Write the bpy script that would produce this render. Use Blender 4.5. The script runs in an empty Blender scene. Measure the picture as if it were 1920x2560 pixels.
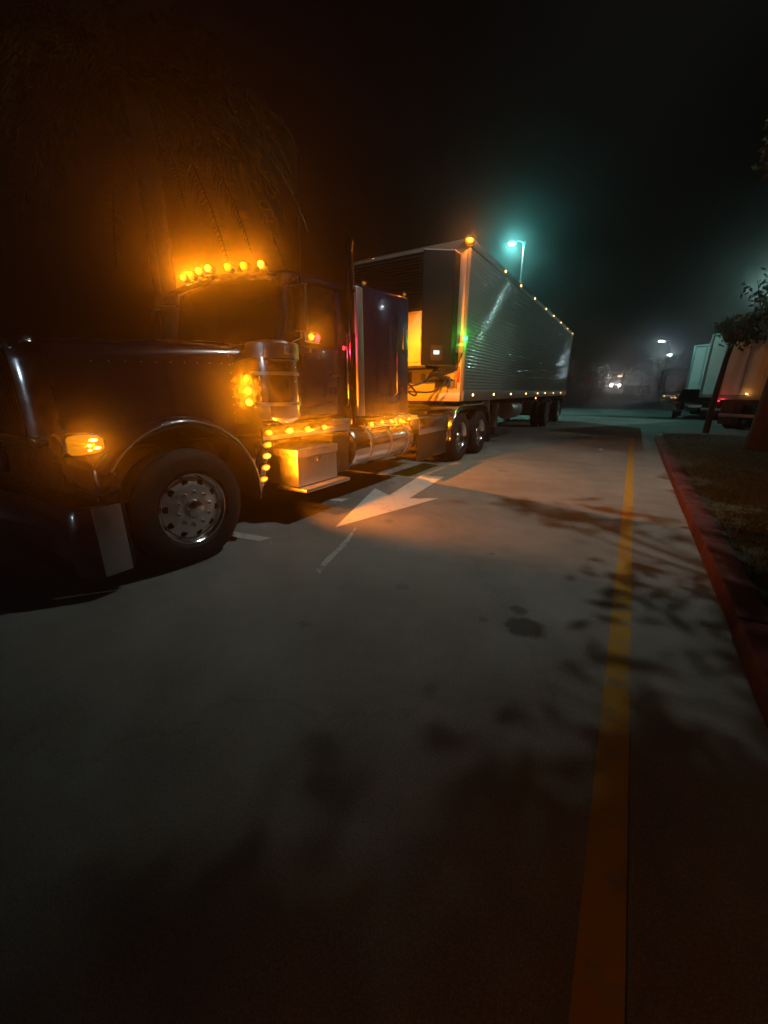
import bpy, bmesh, math, random
import numpy as np
from mathutils import Vector, Matrix

R = math.radians
rnd = random.Random(7)
scn = bpy.context.scene
COL = scn.collection

# ------------------------------------------------------------------ camera
cd = bpy.data.cameras.new('camera')
cam = bpy.data.objects.new('camera', cd)
COL.objects.link(cam)
cd.sensor_fit = 'HORIZONTAL'
cd.sensor_width = 36.0
cd.lens = 36.0 * 975.0 / 1920.0
cd.clip_start = 0.05
cd.clip_end = 2000.0
cam.location = (0, 0, 1.45)
cam.rotation_euler = (R(90 - 17.26), 0, R(31.55))
scn.camera = cam

# ------------------------------------------------------------------ night sky and moonlight
world = bpy.data.worlds.new('World')
scn.world = world
world.use_nodes = True
wn = world.node_tree
bgn = wn.nodes['Background']
sky = wn.nodes.new('ShaderNodeTexSky')
sky.sky_type = 'NISHITA'
sky.sun_disc = False
sky.sun_elevation = R(-4.5)
sky.sun_rotation = R(200)
wn.links.new(sky.outputs[0], bgn.inputs[0])
bgn.inputs[1].default_value = 0.08

sl = bpy.data.lights.new('moon', 'SUN')
sl.energy = 0.0006
sl.color = (0.75, 0.85, 1.0)
sl.angle = R(0.5)
so = bpy.data.objects.new('moon', sl)
COL.objects.link(so)
so.rotation_euler = (R(40), 0, R(160))

vs = scn.view_settings
vs.view_transform = 'Standard'
vs.look = 'None'
vs.exposure = 0.0
vs.gamma = 1.0
vs.use_curve_mapping = False

cy = scn.cycles
cy.use_denoising = True
cy.max_bounces = 5
cy.diffuse_bounces = 2
cy.glossy_bounces = 3
cy.transmission_bounces = 4
cy.volume_bounces = 0
cy.transparent_max_bounces = 6
cy.caustics_reflective = False
cy.caustics_refractive = False
cy.sample_clamp_indirect = 1.5
cy.use_light_tree = True

AMBER = (1.0, 0.235, 0.004)
HAZE_DENSITY = 0.0085
HAZE_G = 0.94


# ------------------------------------------------------------------ materials
def nodes_of(m):
    m.use_nodes = True
    return m.node_tree, m.node_tree.nodes['Principled BSDF']


def mat(name, col, rough=0.5, metal=0.0, vary=0.15, scale=6.0, bump=0.0, bscale=60.0, coat=0.0, rvary=0.12, spec=0.5):
    m = bpy.data.materials.new(name)
    nt, p = nodes_of(m)
    tc = nt.nodes.new('ShaderNodeTexCoord')
    n = nt.nodes.new('ShaderNodeTexNoise')
    n.inputs['Scale'].default_value = scale
    n.inputs['Detail'].default_value = 6
    nt.links.new(tc.outputs['Object'], n.inputs['Vector'])
    mx = nt.nodes.new('ShaderNodeMix')
    mx.data_type = 'RGBA'
    mx.inputs[6].default_value = [c * (1 - vary) for c in col] + [1]
    mx.inputs[7].default_value = [min(1, c * (1 + vary)) for c in col] + [1]
    nt.links.new(n.outputs['Fac'], mx.inputs[0])
    nt.links.new(mx.outputs[2], p.inputs['Base Color'])
    mr = nt.nodes.new('ShaderNodeMapRange')
    mr.inputs['From Min'].default_value = 0.3
    mr.inputs['From Max'].default_value = 0.7
    mr.inputs['To Min'].default_value = max(0.02, rough - rvary)
    mr.inputs['To Max'].default_value = min(1, rough + rvary)
    n2 = nt.nodes.new('ShaderNodeTexNoise')
    n2.inputs['Scale'].default_value = scale * 2.7
    n2.inputs['Detail'].default_value = 8
    nt.links.new(tc.outputs['Object'], n2.inputs['Vector'])
    nt.links.new(n2.outputs['Fac'], mr.inputs['Value'])
    nt.links.new(mr.outputs[0], p.inputs['Roughness'])
    p.inputs['Metallic'].default_value = metal
    p.inputs['Coat Weight'].default_value = coat
    p.inputs['Coat Roughness'].default_value = 0.06
    p.inputs['Specular IOR Level'].default_value = spec
    if bump:
        b = nt.nodes.new('ShaderNodeBump')
        b.inputs['Strength'].default_value = bump
        b.inputs['Distance'].default_value = 0.01
        n3 = nt.nodes.new('ShaderNodeTexNoise')
        n3.inputs['Scale'].default_value = bscale
        n3.inputs['Detail'].default_value = 4
        nt.links.new(tc.outputs['Object'], n3.inputs['Vector'])
        nt.links.new(n3.outputs['Fac'], b.inputs['Height'])
        nt.links.new(b.outputs[0], p.inputs['Normal'])
    return m


def glow(name, col, strength, base=None, sample=False):
    m = bpy.data.materials.new(name)
    nt, p = nodes_of(m)
    p.inputs['Base Color'].default_value = list(base or [c * 0.6 for c in col]) + [1]
    p.inputs['Roughness'].default_value = 0.25
    p.inputs['Emission Color'].default_value = list(col) + [1]
    p.inputs['Emission Strength'].default_value = strength
    if not sample:
        m.cycles.emission_sampling = 'NONE'
    return m


def lens_glow(name, hot, rim, k_hot, k_rim, ry, rz):
    """a lit lens: the bulb shows hot in the middle, the coloured plastic darker to its rim"""
    m = bpy.data.materials.new(name)
    nt, p = nodes_of(m)
    tc = nt.nodes.new('ShaderNodeTexCoord')
    mp = nt.nodes.new('ShaderNodeVectorMath')
    mp.operation = 'MULTIPLY'
    mp.inputs[1].default_value = (0, 1 / ry, 1 / rz)
    nt.links.new(tc.outputs['Object'], mp.inputs[0])
    ln = nt.nodes.new('ShaderNodeVectorMath')
    ln.operation = 'LENGTH'
    nt.links.new(mp.outputs[0], ln.inputs[0])
    r = nt.nodes.new('ShaderNodeValToRGB')
    r.color_ramp.elements[0].position = 0.15
    r.color_ramp.elements[1].position = 1.0
    r.color_ramp.elements[0].color = [c * k_hot / 10 for c in hot] + [1]
    r.color_ramp.elements[1].color = [c * k_rim / 10 for c in rim] + [1]
    e = r.color_ramp.elements.new(0.62)
    e.color = [(a * k_hot * 0.35 + b * k_rim * 0.65) / 10 for a, b in zip(hot, rim)] + [1]
    nt.links.new(ln.outputs['Value'], r.inputs[0])
    p.inputs['Base Color'].default_value = [c * 0.3 for c in rim] + [1]
    p.inputs['Roughness'].default_value = 0.3
    nt.links.new(r.outputs[0], p.inputs['Emission Color'])
    p.inputs['Emission Strength'].default_value = 10.0
    m.cycles.emission_sampling = 'NONE'
    return m


M = {}
M['paint'] = mat('midnight_blue_paint', (0.004, 0.005, 0.034), 0.22, 0.0, 0.2, 3, coat=1.0, rvary=0.03)
M['chrome'] = mat('polished_chrome', (0.72, 0.72, 0.74), 0.16, 1.0, 0.06, 5, rvary=0.07)
M['stack'] = mat('smoked_chrome', (0.30, 0.29, 0.29), 0.14, 1.0, 0.15, 5, rvary=0.06)
M['rim_alloy'] = mat('polished_wheel', (0.78, 0.78, 0.78), 0.44, 1.0, 0.1, 9, rvary=0.08)
M['alloy'] = mat('brushed_aluminium', (0.55, 0.55, 0.55), 0.40, 1.0, 0.08, 5, rvary=0.05)
M['tread_plate'] = mat('tread_plate', (0.62, 0.61, 0.6), 0.42, 1.0, 0.12, 7, bump=0.35, bscale=75)
M['black'] = mat('black_plastic', (0.012, 0.012, 0.013), 0.5, 0.0, 0.2, 10, bump=0.1, bscale=120)
M['frame'] = mat('chassis_black', (0.018, 0.017, 0.016), 0.6, 0.0, 0.3, 8, bump=0.15, bscale=90)
M['rubber'] = mat('tyre_rubber', (0.014, 0.014, 0.014), 0.72, 0.0, 0.3, 20, bump=0.25, bscale=60)
M['glass'] = mat('dark_glass', (0.006, 0.007, 0.009), 0.06, 0.0, 0.1, 2, rvary=0.03, coat=1.0)
M['trailer_white'] = mat('trailer_skin', (0.155, 0.172, 0.15), 0.32, 0.0, 0.12, 1.3, rvary=0.03, coat=0.5)
M['nose'] = mat('trailer_nose_paint', (0.62, 0.60, 0.55), 0.45, 0.0, 0.22, 2.2, bump=0.12, bscale=12)
M['rail'] = mat('rail_aluminium', (0.36, 0.37, 0.36), 0.42, 0.8, 0.2, 4)
M['unit'] = mat('unit_shell', (0.55, 0.53, 0.48), 0.42, 0.0, 0.12, 3)
M['unit_black'] = mat('unit_dark_cover', (0.006, 0.006, 0.005), 0.65, 0.0, 0.3, 4, bump=0.1, bscale=40, spec=0.25)
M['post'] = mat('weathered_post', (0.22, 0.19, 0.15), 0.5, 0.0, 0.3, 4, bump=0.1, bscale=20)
M['rust'] = mat('stained_panel', (0.30, 0.25, 0.19), 0.6, 0.0, 0.35, 5, bump=0.2, bscale=20)
M['hose'] = mat('hose_rubber', (0.010, 0.010, 0.012), 0.5, 0.0, 0.2, 30)
M['bark'] = mat('bark', (0.032, 0.024, 0.019), 0.9, 0.0, 0.4, 9, bump=0.9, bscale=22)
M['leaf'] = mat('leaf_green', (0.048, 0.055, 0.020), 0.5, 0.0, 0.45, 3, spec=0.4)
M['leaf2'] = mat('leaf_dark', (0.040, 0.055, 0.024), 0.55, 0.0, 0.45, 3, spec=0.4)
M['grass'] = mat('grass_soil', (0.045, 0.042, 0.020), 0.9, 0.0, 0.5, 4, bump=0.8, bscale=30)
M['blade'] = mat('grass_blade', (0.055, 0.068, 0.022), 0.7, 0.0, 0.45, 3)
M['kerb_red'] = mat('faded_red_kerb_paint', (0.085, 0.016, 0.014), 0.85, 0.0, 0.75, 5, bump=0.3, bscale=30)
M['kerb'] = mat('kerb_concrete', (0.28, 0.27, 0.25), 0.8, 0.0, 0.2, 8, bump=0.3, bscale=40)
M['galv'] = mat('galvanised_steel', (0.42, 0.44, 0.45), 0.45, 0.8, 0.15, 8)
M['white'] = mat('white_box_paint', (0.80, 0.80, 0.78), 0.45, 0.0, 0.10, 1.5)
M['dark_car'] = mat('dark_car_paint', (0.012, 0.012, 0.018), 0.22, 0.0, 0.2, 3, coat=1.0)
M['sign_red'] = mat('sign_red', (0.75, 0.02, 0.025), 0.4, 0.0, 0.1, 4)
M['sign_white'] = mat('sign_white', (0.75, 0.75, 0.75), 0.4, 0.0, 0.1, 4)
M['hedge'] = mat('hedge_leaf', (0.045, 0.065, 0.028), 0.6, 0.0, 0.4, 4)

M['amber'] = glow('amber_lens_lit', (1.0, 0.42, 0.012), 2.6)
M['amber_hot'] = glow('amber_bulb_lit', (1.0, 0.62, 0.10), 9.0)
M['amber_dim'] = glow('amber_lens_soft', (1.0, 0.36, 0.012), 0.42, (0.12, 0.04, 0.003))
M['amber_far'] = glow('amber_lens_small', (1.0, 0.50, 0.16), 9.0)
M['amber_oval'] = lens_glow('amber_oval_lens', (1.0, 0.62, 0.04), (1.0, 0.26, 0.004), 4.2, 1.0, 0.042, 0.025)
M['amber_round'] = lens_glow('amber_round_lens', (1.0, 0.60, 0.03), (1.0, 0.26, 0.004), 3.6, 0.9, 0.040, 0.040)
M['red_lit'] = glow('red_lens_lit', (1.0, 0.03, 0.06), 3.0)
M['green_lit'] = glow('green_lens_lit', (0.05, 1.0, 0.12), 6.0)
M['screen'] = glow('lcd_screen', (0.45, 0.80, 1.0), 1.1)
M['led_cyan'] = glow('led_panel_teal', (0.35, 1.0, 0.95), 90.0)
M['led_white'] = glow('led_panel_white', (0.65, 0.9, 1.0), 160.0)
M['head_white'] = glow('headlight_white', (1.0, 0.93, 0.88), 420.0)


def paint_mark(name, col, wear_scale=9.0, wear=0.42):
    """road paint worn through to the asphalt in patches"""
    m = bpy.data.materials.new(name)
    nt, p = nodes_of(m)
    tc = nt.nodes.new('ShaderNodeTexCoord')
    n = nt.nodes.new('ShaderNodeTexNoise')
    n.inputs['Scale'].default_value = wear_scale
    n.inputs['Detail'].default_value = 9
    n.inputs['Roughness'].default_value = 0.7
    nt.links.new(tc.outputs['Object'], n.inputs['Vector'])
    r = nt.nodes.new('ShaderNodeValToRGB')
    r.color_ramp.elements[0].position = wear - 0.09
    r.color_ramp.elements[1].position = wear + 0.09
    r.color_ramp.elements[0].color = (0.20, 0.195, 0.18, 1)
    r.color_ramp.elements[1].color = list(col) + [1]
    nt.links.new(n.outputs['Fac'], r.inputs[0])
    nt.links.new(r.outputs[0], p.inputs['Base Color'])
    p.inputs['Roughness'].default_value = 0.75
    return m


M['mark_white'] = paint_mark('worn_white_road_paint', (0.60, 0.60, 0.57), 7, 0.36)
M['mark_streak'] = paint_mark('patchy_pale_streak', (0.50, 0.50, 0.48), 14, 0.46)  # pale tone broken into patches, for the thin streak on the road
M['mark_yellow'] = paint_mark('worn_yellow_road_paint', (0.42, 0.235, 0.012), 6, 0.41)


def road_material():
    m = bpy.data.materials.new('weathered_asphalt')
    nt, p = nodes_of(m)
    L = nt.links.new
    tc = nt.nodes.new('ShaderNodeTexCoord')

    def noise(scale, detail=6, rough=0.6):
        n = nt.nodes.new('ShaderNodeTexNoise')
        n.inputs['Scale'].default_value = scale
        n.inputs['Detail'].default_value = detail
        n.inputs['Roughness'].default_value = rough
        L(tc.outputs['Object'], n.inputs['Vector'])
        return n

    big, mid, fine = noise(0.35, 5), noise(2.6, 8), noise(85, 3, 0.8)
    r1 = nt.nodes.new('ShaderNodeValToRGB')
    r1.color_ramp.elements[0].position = 0.30
    r1.color_ramp.elements[1].position = 0.72
    r1.color_ramp.elements[0].color = (0.150, 0.146, 0.132, 1)
    r1.color_ramp.elements[1].color = (0.300, 0.292, 0.268, 1)
    ad = nt.nodes.new('ShaderNodeMath')
    ad.operation = 'ADD'
    mh = nt.nodes.new('ShaderNodeMath')
    mh.operation = 'MULTIPLY_ADD'
    L(mid.outputs['Fac'], mh.inputs[0])
    mh.inputs[1].default_value = 0.45
    L(big.outputs['Fac'], mh.inputs[2])
    mf = nt.nodes.new('ShaderNodeMath')
    mf.operation = 'MULTIPLY_ADD'
    L(fine.outputs['Fac'], mf.inputs[0])
    mf.inputs[1].default_value = 0.55
    L(mh.outputs[0], mf.inputs[2])
    sb = nt.nodes.new('ShaderNodeMath')
    sb.operation = 'SUBTRACT'
    L(mf.outputs[0], sb.inputs[0])
    sb.inputs[1].default_value = 0.5
    L(sb.outputs[0], r1.inputs[0])
    col = r1.outputs[0]
    # oil drips and old stains, each with a ragged outline of its own
    stains = [(-0.37, 2.33, 0.125, 0.75), (-0.44, 2.52, 0.06, 0.6), (-0.62, 2.28, 0.035, 0.4), (-1.02, 4.95, 0.10, 0.35),
              (-1.9, 7.4, 0.12, 0.3), (-1.3, 2.4, 0.05, 0.3), (-2.2, 3.7, 0.07, 0.3), (-0.9, 3.4, 0.04, 0.35), (-1.6, 1.6, 0.05, 0.25)]
    dist = noise(9, 5)
    vm = nt.nodes.new('ShaderNodeVectorMath')
    vm.operation = 'MULTIPLY_ADD'
    L(dist.outputs['Color'], vm.inputs[0])
    vm.inputs[1].default_value = (0.16, 0.16, 0)
    L(tc.outputs['Object'], vm.inputs[2])
    for x, y, rad, k in stains:
        d = nt.nodes.new('ShaderNodeVectorMath')
        d.operation = 'DISTANCE'
        L(vm.outputs[0], d.inputs[0])
        d.inputs[1].default_value = (x + 0.08, y + 0.08, 0)
        mr = nt.nodes.new('ShaderNodeMapRange')
        mr.inputs['From Min'].default_value = rad * 0.75
        mr.inputs['From Max'].default_value = rad * 1.1
        mr.inputs['To Min'].default_value = k
        mr.inputs['To Max'].default_value = 0
        L(d.outputs['Value'], mr.inputs['Value'])
        mx = nt.nodes.new('ShaderNodeMix')
        mx.data_type = 'RGBA'
        L(mr.outputs[0], mx.inputs[0])
        L(col, mx.inputs[6])
        mx.inputs[7].default_value = (0.018, 0.017, 0.016, 1)
        col = mx.outputs[2]
    # hairline cracks and tyre-darkened lanes
    vo = nt.nodes.new('ShaderNodeTexVoronoi')
    vo.feature = 'DISTANCE_TO_EDGE'
    vo.inputs['Scale'].default_value = 0.33
    wv = nt.nodes.new('ShaderNodeVectorMath')
    wv.operation = 'MULTIPLY_ADD'
    wn_ = noise(1.7, 7)
    L(wn_.outputs['Color'], wv.inputs[0])
    wv.inputs[1].default_value = (0.9, 0.9, 0)
    L(tc.outputs['Object'], wv.inputs[2])
    L(wv.outputs[0], vo.inputs['Vector'])
    cr = nt.nodes.new('ShaderNodeMapRange')
    cr.inputs['From Min'].default_value = 0.0
    cr.inputs['From Max'].default_value = 0.006
    cr.inputs['To Min'].default_value = 0.16
    cr.inputs['To Max'].default_value = 0.0
    L(vo.outputs['Distance'], cr.inputs['Value'])
    mc = nt.nodes.new('ShaderNodeMix')
    mc.data_type = 'RGBA'
    L(cr.outputs[0], mc.inputs[0])
    L(col, mc.inputs[6])
    mc.inputs[7].default_value = (0.035, 0.034, 0.032, 1)
    col = mc.outputs[2]
    sp = noise(170, 2, 0.9)
    sr = nt.nodes.new('ShaderNodeMapRange')
    sr.inputs['From Min'].default_value = 0.25
    sr.inputs['From Max'].default_value = 0.75
    sr.inputs['To Min'].default_value = 0.62
    sr.inputs['To Max'].default_value = 1.38
    L(sp.outputs['Fac'], sr.inputs['Value'])
    ms = nt.nodes.new('ShaderNodeVectorMath')
    ms.operation = 'SCALE'
    L(col, ms.inputs[0])
    L(sr.outputs[0], ms.inputs['Scale'])
    col = ms.outputs[0]
    L(col, p.inputs['Base Color'])
    p.inputs['Roughness'].default_value = 0.82
    p.inputs['Specular IOR Level'].default_value = 0.3
    b = nt.nodes.new('ShaderNodeBump')
    b.inputs['Strength'].default_value = 0.55
    b.inputs['Distance'].default_value = 0.006
    L(fine.outputs['Fac'], b.inputs['Height'])
    L(b.outputs[0], p.inputs['Normal'])
    return m


M['road'] = road_material()


# ------------------------------------------------------------------ mesh helpers
def B():
    return bmesh.new()


def add_box(bm, x0, x1, y0, y1, z0, z1, bevel=0.0, seg=2):
    vs_ = [bm.verts.new(p) for p in [(x0, y0, z0), (x1, y0, z0), (x1, y1, z0), (x0, y1, z0), (x0, y0, z1), (x1, y0, z1), (x1, y1, z1), (x0, y1, z1)]]
    fs = [bm.faces.new([vs_[i] for i in f]) for f in [(3, 2, 1, 0), (4, 5, 6, 7), (0, 1, 5, 4), (1, 2, 6, 5), (2, 3, 7, 6), (3, 0, 4, 7)]]
    if bevel:
        es = list({e for f in fs for e in f.edges})
        bmesh.ops.bevel(bm, geom=es, offset=bevel, segments=seg, profile=0.5, affect='EDGES')
    return bm


def box(*a, **k):
    return add_box(B(), *a, **k)


def add_hexa(bm, pts, bevel=0.0, seg=2):
    """eight corners: bottom ring of four, then top ring of four"""
    v = [bm.verts.new(p) for p in pts]
    fs = [bm.faces.new([v[i] for i in f]) for f in [(3, 2, 1, 0), (4, 5, 6, 7), (0, 1, 5, 4), (1, 2, 6, 5), (2, 3, 7, 6), (3, 0, 4, 7)]]
    bmesh.ops.recalc_face_normals(bm, faces=fs)
    if bevel:
        es = list({e for f in fs for e in f.edges})
        bmesh.ops.bevel(bm, geom=es, offset=bevel, segments=seg, profile=0.5, affect='EDGES')
    return bm


def add_tube(bm, pts, r, n=8, close=True):
    pts = [Vector(p) for p in pts]
    rs = r if isinstance(r, (list, tuple)) else [r] * len(pts)
    rings = []
    up = None
    for i, p in enumerate(pts):
        t = (pts[min(i + 1, len(pts) - 1)] - pts[max(i - 1, 0)]).normalized()
        if up is None:
            up = Vector((0, 0, 1)) if abs(t.z) < 0.9 else Vector((1, 0, 0))
        u = (up - t * up.dot(t))
        if u.length < 1e-4:
            u = t.orthogonal()
        u.normalize()
        up = u
        w = t.cross(u)
        rings.append([bm.verts.new(p + (u * math.cos(2 * math.pi * k / n) + w * math.sin(2 * math.pi * k / n)) * rs[i]) for k in range(n)])
    for a, b in zip(rings, rings[1:]):
        for k in range(n):
            bm.faces.new((a[k], a[(k + 1) % n], b[(k + 1) % n], b[k]))
    if close:
        bm.faces.new(rings[0][::-1])
        bm.faces.new(rings[-1])
    return bm


def tube(pts, r, n=8):
    return add_tube(B(), pts, r, n)


def lathe(prof, n=32, axis='X', cx=0, cy=0, cz=0, bm=None, loop=False):
    """profile of (along, radius)"""
    bm = bm or B()
    rings = []
    for a, r in prof:
        ring = []
        for k in range(n):
            t = 2 * math.pi * k / n
            c, s = r * math.cos(t), r * math.sin(t)
            p = {'X': (a, c, s), 'Y': (s, a, c), 'Z': (c, s, a)}[axis]
            ring.append(bm.verts.new((p[0] + cx, p[1] + cy, p[2] + cz)))
        rings.append(ring)
    for a, b in zip(rings, rings[1:]):
        for k in range(n):
            bm.faces.new((a[k], b[k], b[(k + 1) % n], a[(k + 1) % n]))
    if loop:
        for k in range(n):
            bm.faces.new((rings[-1][k], rings[0][k], rings[0][(k + 1) % n], rings[-1][(k + 1) % n]))
    for ring, rev in () if loop else ((rings[0], False), (rings[-1], True)):
        try:
            bm.faces.new(ring[::-1] if rev else ring)
        except ValueError:
            pass
    bmesh.ops.recalc_face_normals(bm, faces=bm.faces[:])
    return bm


def sheet(rows, thick=0.0):
    """a grid of points, rows of equal length"""
    bm = B()
    g = [[bm.verts.new(p) for p in r] for r in rows]
    for a, b in zip(g, g[1:]):
        for k in range(len(a) - 1):
            bm.faces.new((a[k], a[k + 1], b[k + 1], b[k]))
    bmesh.ops.recalc_face_normals(bm, faces=bm.faces[:])
    if thick:
        bmesh.ops.solidify(bm, geom=bm.faces[:], thickness=thick)
    return bm


def prism(poly, z0, z1):
    bm = B()
    a = [bm.verts.new((x, y, z0)) for x, y in poly]
    b = [bm.verts.new((x, y, z1)) for x, y in poly]
    n = len(poly)
    bm.faces.new(a[::-1])
    bm.faces.new(b)
    for k in range(n):
        bm.faces.new((a[k], a[(k + 1) % n], b[(k + 1) % n], b[k]))
    bmesh.ops.recalc_face_normals(bm, faces=bm.faces[:])
    return bm


def to_mesh(name, bm, m, smooth=35, off=(0, 0, 0)):
    if any(off):
        bmesh.ops.translate(bm, verts=bm.verts[:], vec=Vector(off))
    me = bpy.data.meshes.new(name)
    bm.to_mesh(me)
    bm.free()
    me.materials.append(M[m] if isinstance(m, str) else m)
    if smooth:
        me.polygons.foreach_set('use_smooth', [True] * len(me.polygons))
        me.set_sharp_from_angle(angle=R(smooth))
    return me


ORG = {}      # where each top-level thing stands


def tag(o, label, cat, group=None, kind=None):
    if label:
        o['label'] = label
    if cat:
        o['category'] = cat
    if group:
        o['group'] = group
    if kind:
        o['kind'] = kind
    return o


def thing(name, label, cat, loc, group=None):
    o = bpy.data.objects.new(name, None)
    COL.objects.link(o)
    o.location = loc
    o.empty_display_size = 0.3
    ORG[o] = Vector(loc)
    return tag(o, label, cat, group)


def part(name, bm, m, parent, smooth=35):
    """a mesh given in world coordinates, hung on its thing (or on a part that sits at the thing's origin)"""
    org = ORG[parent]
    o = bpy.data.objects.new(name, to_mesh(name, bm, m, smooth, -org))
    COL.objects.link(o)
    o.parent = parent
    ORG[o] = org
    return o


def solo(name, bm, m, label=None, cat=None, group=None, kind=None, smooth=35):
    o = bpy.data.objects.new(name, to_mesh(name, bm, m, smooth))
    COL.objects.link(o)
    return tag(o, label, cat, group, kind)


def place(name, me, parent, loc, rot=None):
    """a shared mesh as a part at a world position"""
    o = bpy.data.objects.new(name, me)
    COL.objects.link(o)
    o.parent = parent
    o.location = Vector(loc) - ORG[parent]
    if rot is not None:
        o.rotation_euler = rot
    ORG[o] = Vector((0, 0, 0))
    return o


def sub(name, me, parent):
    o = bpy.data.objects.new(name, me)
    COL.objects.link(o)
    o.parent = parent
    return o


def lamp(parent, power, col, loc=(0, 0, 0), size=0.0, kind='POINT', aim=None, cone=None, blend=1.0):
    l = bpy.data.lights.new('bulb', kind)
    l.energy = power
    l.color = col
    l.shadow_soft_size = size
    o = bpy.data.objects.new('bulb', l)
    COL.objects.link(o)
    o.parent = parent
    o.location = loc
    if kind == 'SPOT':
        l.spot_size = R(cone)
        l.spot_blend = blend
        o.rotation_euler = Vector(aim).to_track_quat('-Z', 'Y').to_euler()
    return o


# ------------------------------------------------------------------ setting: road, island, kerb
def ground_z(y):
    t = max(0.0, y - 45.0)
    return 0.0 if t <= 0 else min(2.6, 0.026 * t * min(1.0, t / 30.0))


ys = [-30, -10, 0, 10, 20, 30, 40, 45, 50, 55, 60, 65, 70, 75, 80, 90, 100, 110, 120, 135, 150, 200, 300, 600]
rd = solo('road', sheet([[(x, y, ground_z(y)) for x in (-300, -60, -20, 0, 20, 60, 300)] for y in ys]), 'road', kind='structure')

isl = [(0.93, -12), (9.5, -12), (9.5, 16.2), (1.9, 16.2), (1.35, 15.95), (1.03, 15.4), (0.93, 14.8)]
solo('grass_island', prism(isl, -0.05, 0.115), 'grass', kind='structure', smooth=0)


def kerb_run():
    path = [(0.93, -12), (0.93, 14.8), (1.03, 15.4), (1.35, 15.95), (1.9, 16.2), (9.5, 16.2)]
    inner = [(x, y) for x, y in path]
    outer = [(0.75, -12), (0.75, 14.85), (0.87, 15.55), (1.25, 16.12), (1.85, 16.4), (9.5, 16.4)]
    rows = []
    for (xi, yi), (xo, yo) in zip(inner, outer):
        xm, ym = xi + (xo - xi) * 0.82, yi + (yo - yi) * 0.82
        rows.append([(xi + 0.002, yi, 0.0), (xi + 0.002, yi, 0.135), (xm, ym, 0.137), (xo, yo, 0.115), (xo - 0.0, yo, -0.02)])
    return rows


kr = kerb_run()
kb = solo('kerb', box(0.76, 0.925, -12, 14.8, -0.02, 0.118), 'kerb', kind='structure')
ORG[kb] = Vector((0, 0, 0))
stone = add_box(B(), 0.748, 0.938, 0.0, 1.488, -0.015, 0.137, 0.014, 3)
stone_me = to_mesh('kerb_stone', stone, 'kerb_red')
krd = random.Random(5)
for k in range(12):
    o_ = bpy.data.objects.new('kerb_stone', stone_me)
    COL.objects.link(o_)
    o_.parent = kb
    o_.location = (krd.uniform(-0.005, 0.005), -3.1 + k * 1.5, krd.uniform(-0.004, 0.004))
solo('kerb_end', sheet(kr[1:]), 'kerb', kind='structure')

# grass tufts over the island
def grass_mesh(n=40000):
    g = np.random.default_rng(3)
    x = 0.98 + (g.random(n) ** 1.5) * 6.0
    y = -0.5 + g.random(n) * 16.4
    h = 0.02 + g.random(n) * 0.045
    a = g.random(n) * math.tau
    w = 0.003 + g.random(n) * 0.004
    lx, ly = g.normal(0, 0.03, n), g.normal(0, 0.03, n)
    v = np.empty((n, 3, 3))
    v[:, 0] = np.stack([x - np.cos(a) * w, y - np.sin(a) * w, np.full(n, 0.11)], 1)
    v[:, 1] = np.stack([x + np.cos(a) * w, y + np.sin(a) * w, np.full(n, 0.11)], 1)
    v[:, 2] = np.stack([x + lx, y + ly, 0.11 + h], 1)
    me = bpy.data.meshes.new('grass')
    me.from_pydata(v.reshape(-1, 3).tolist(), [], np.arange(n * 3).reshape(n, 3).tolist())
    me.materials.append(M['blade'])
    return me


go = bpy.data.objects.new('grass', grass_mesh())
COL.objects.link(go)
tag(go, 'short patchy grass on the island behind the red kerb', 'grass', kind='stuff')


def flat(name, polys, m, label, cat, z=0.004, group=None):
    bm = B()
    for poly in polys:
        f = bm.faces.new([bm.verts.new((x, y, z)) for x, y in poly])
        if f.normal.z < 0 or True:
            f.normal_update()
            if f.normal.z < 0:
                f.normal_flip()
    return solo(name, bm, m, label, cat, group, 'structure', smooth=0)


flat('yellow_line', [[(0.10, -6), (0.215, -6), (0.215, 14.9), (0.10, 14.9)]], 'mark_yellow', 'faded yellow line painted along the road beside the red kerb', 'road marking', z=0.0015)
flat('road_arrow', [[(-2.60, 3.20), (-2.12, 4.93), (-2.47, 4.70), (-2.63, 6.28), (-3.03, 6.20), (-2.80, 4.70), (-3.21, 4.96)]], 'mark_white', 'big white arrow painted on the road beside the fuel tank', 'road marking')
flat('road_arrow_tip', [[(-3.50, 4.04), (-3.18, 4.07), (-3.19, 4.25)]], 'mark_white', 'white arrow tip showing at the edge of the shade under the step', 'road marking')
flat('road_bar', [[(-3.50, 2.50), (-3.46, 2.37), (-2.98, 2.47), (-2.95, 2.60)]], 'mark_white', 'short white bar painted on the road behind the front wheel', 'road marking')
flat('pale_streak', [[(-2.40, 3.31), (-2.36, 3.26), (-2.18, 2.86), (-2.10, 2.55), (-1.99, 2.22), (-2.06, 2.26), (-2.15, 2.50), (-2.20, 2.72), (-2.26, 2.90)]], 'mark_streak', 'thin pale streak on the road in front of the arrow tip', 'road marking', z=0.006)


# ------------------------------------------------------------------ shared lamp meshes (facing +X unless turned)
def dome(rx, ry, rz, n=14, m=5):
    prof = [(rx * math.sin(i * math.pi / 2 / m), math.cos(i * math.pi / 2 / m)) for i in range(m)] + [(rx, 0.02)]
    bm = lathe([(-0.002, 1.0)] + prof, n)
    for v in bm.verts:
        v.co.y *= ry
        v.co.z *= rz
    return bm


def ring_base(r, d, n=16):
    return lathe([(-d, r * 0.9), (-d, r * 1.22), (0.002, r * 1.22), (0.004, r * 1.02), (-d * 0.5, r * 0.9)], n)


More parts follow.
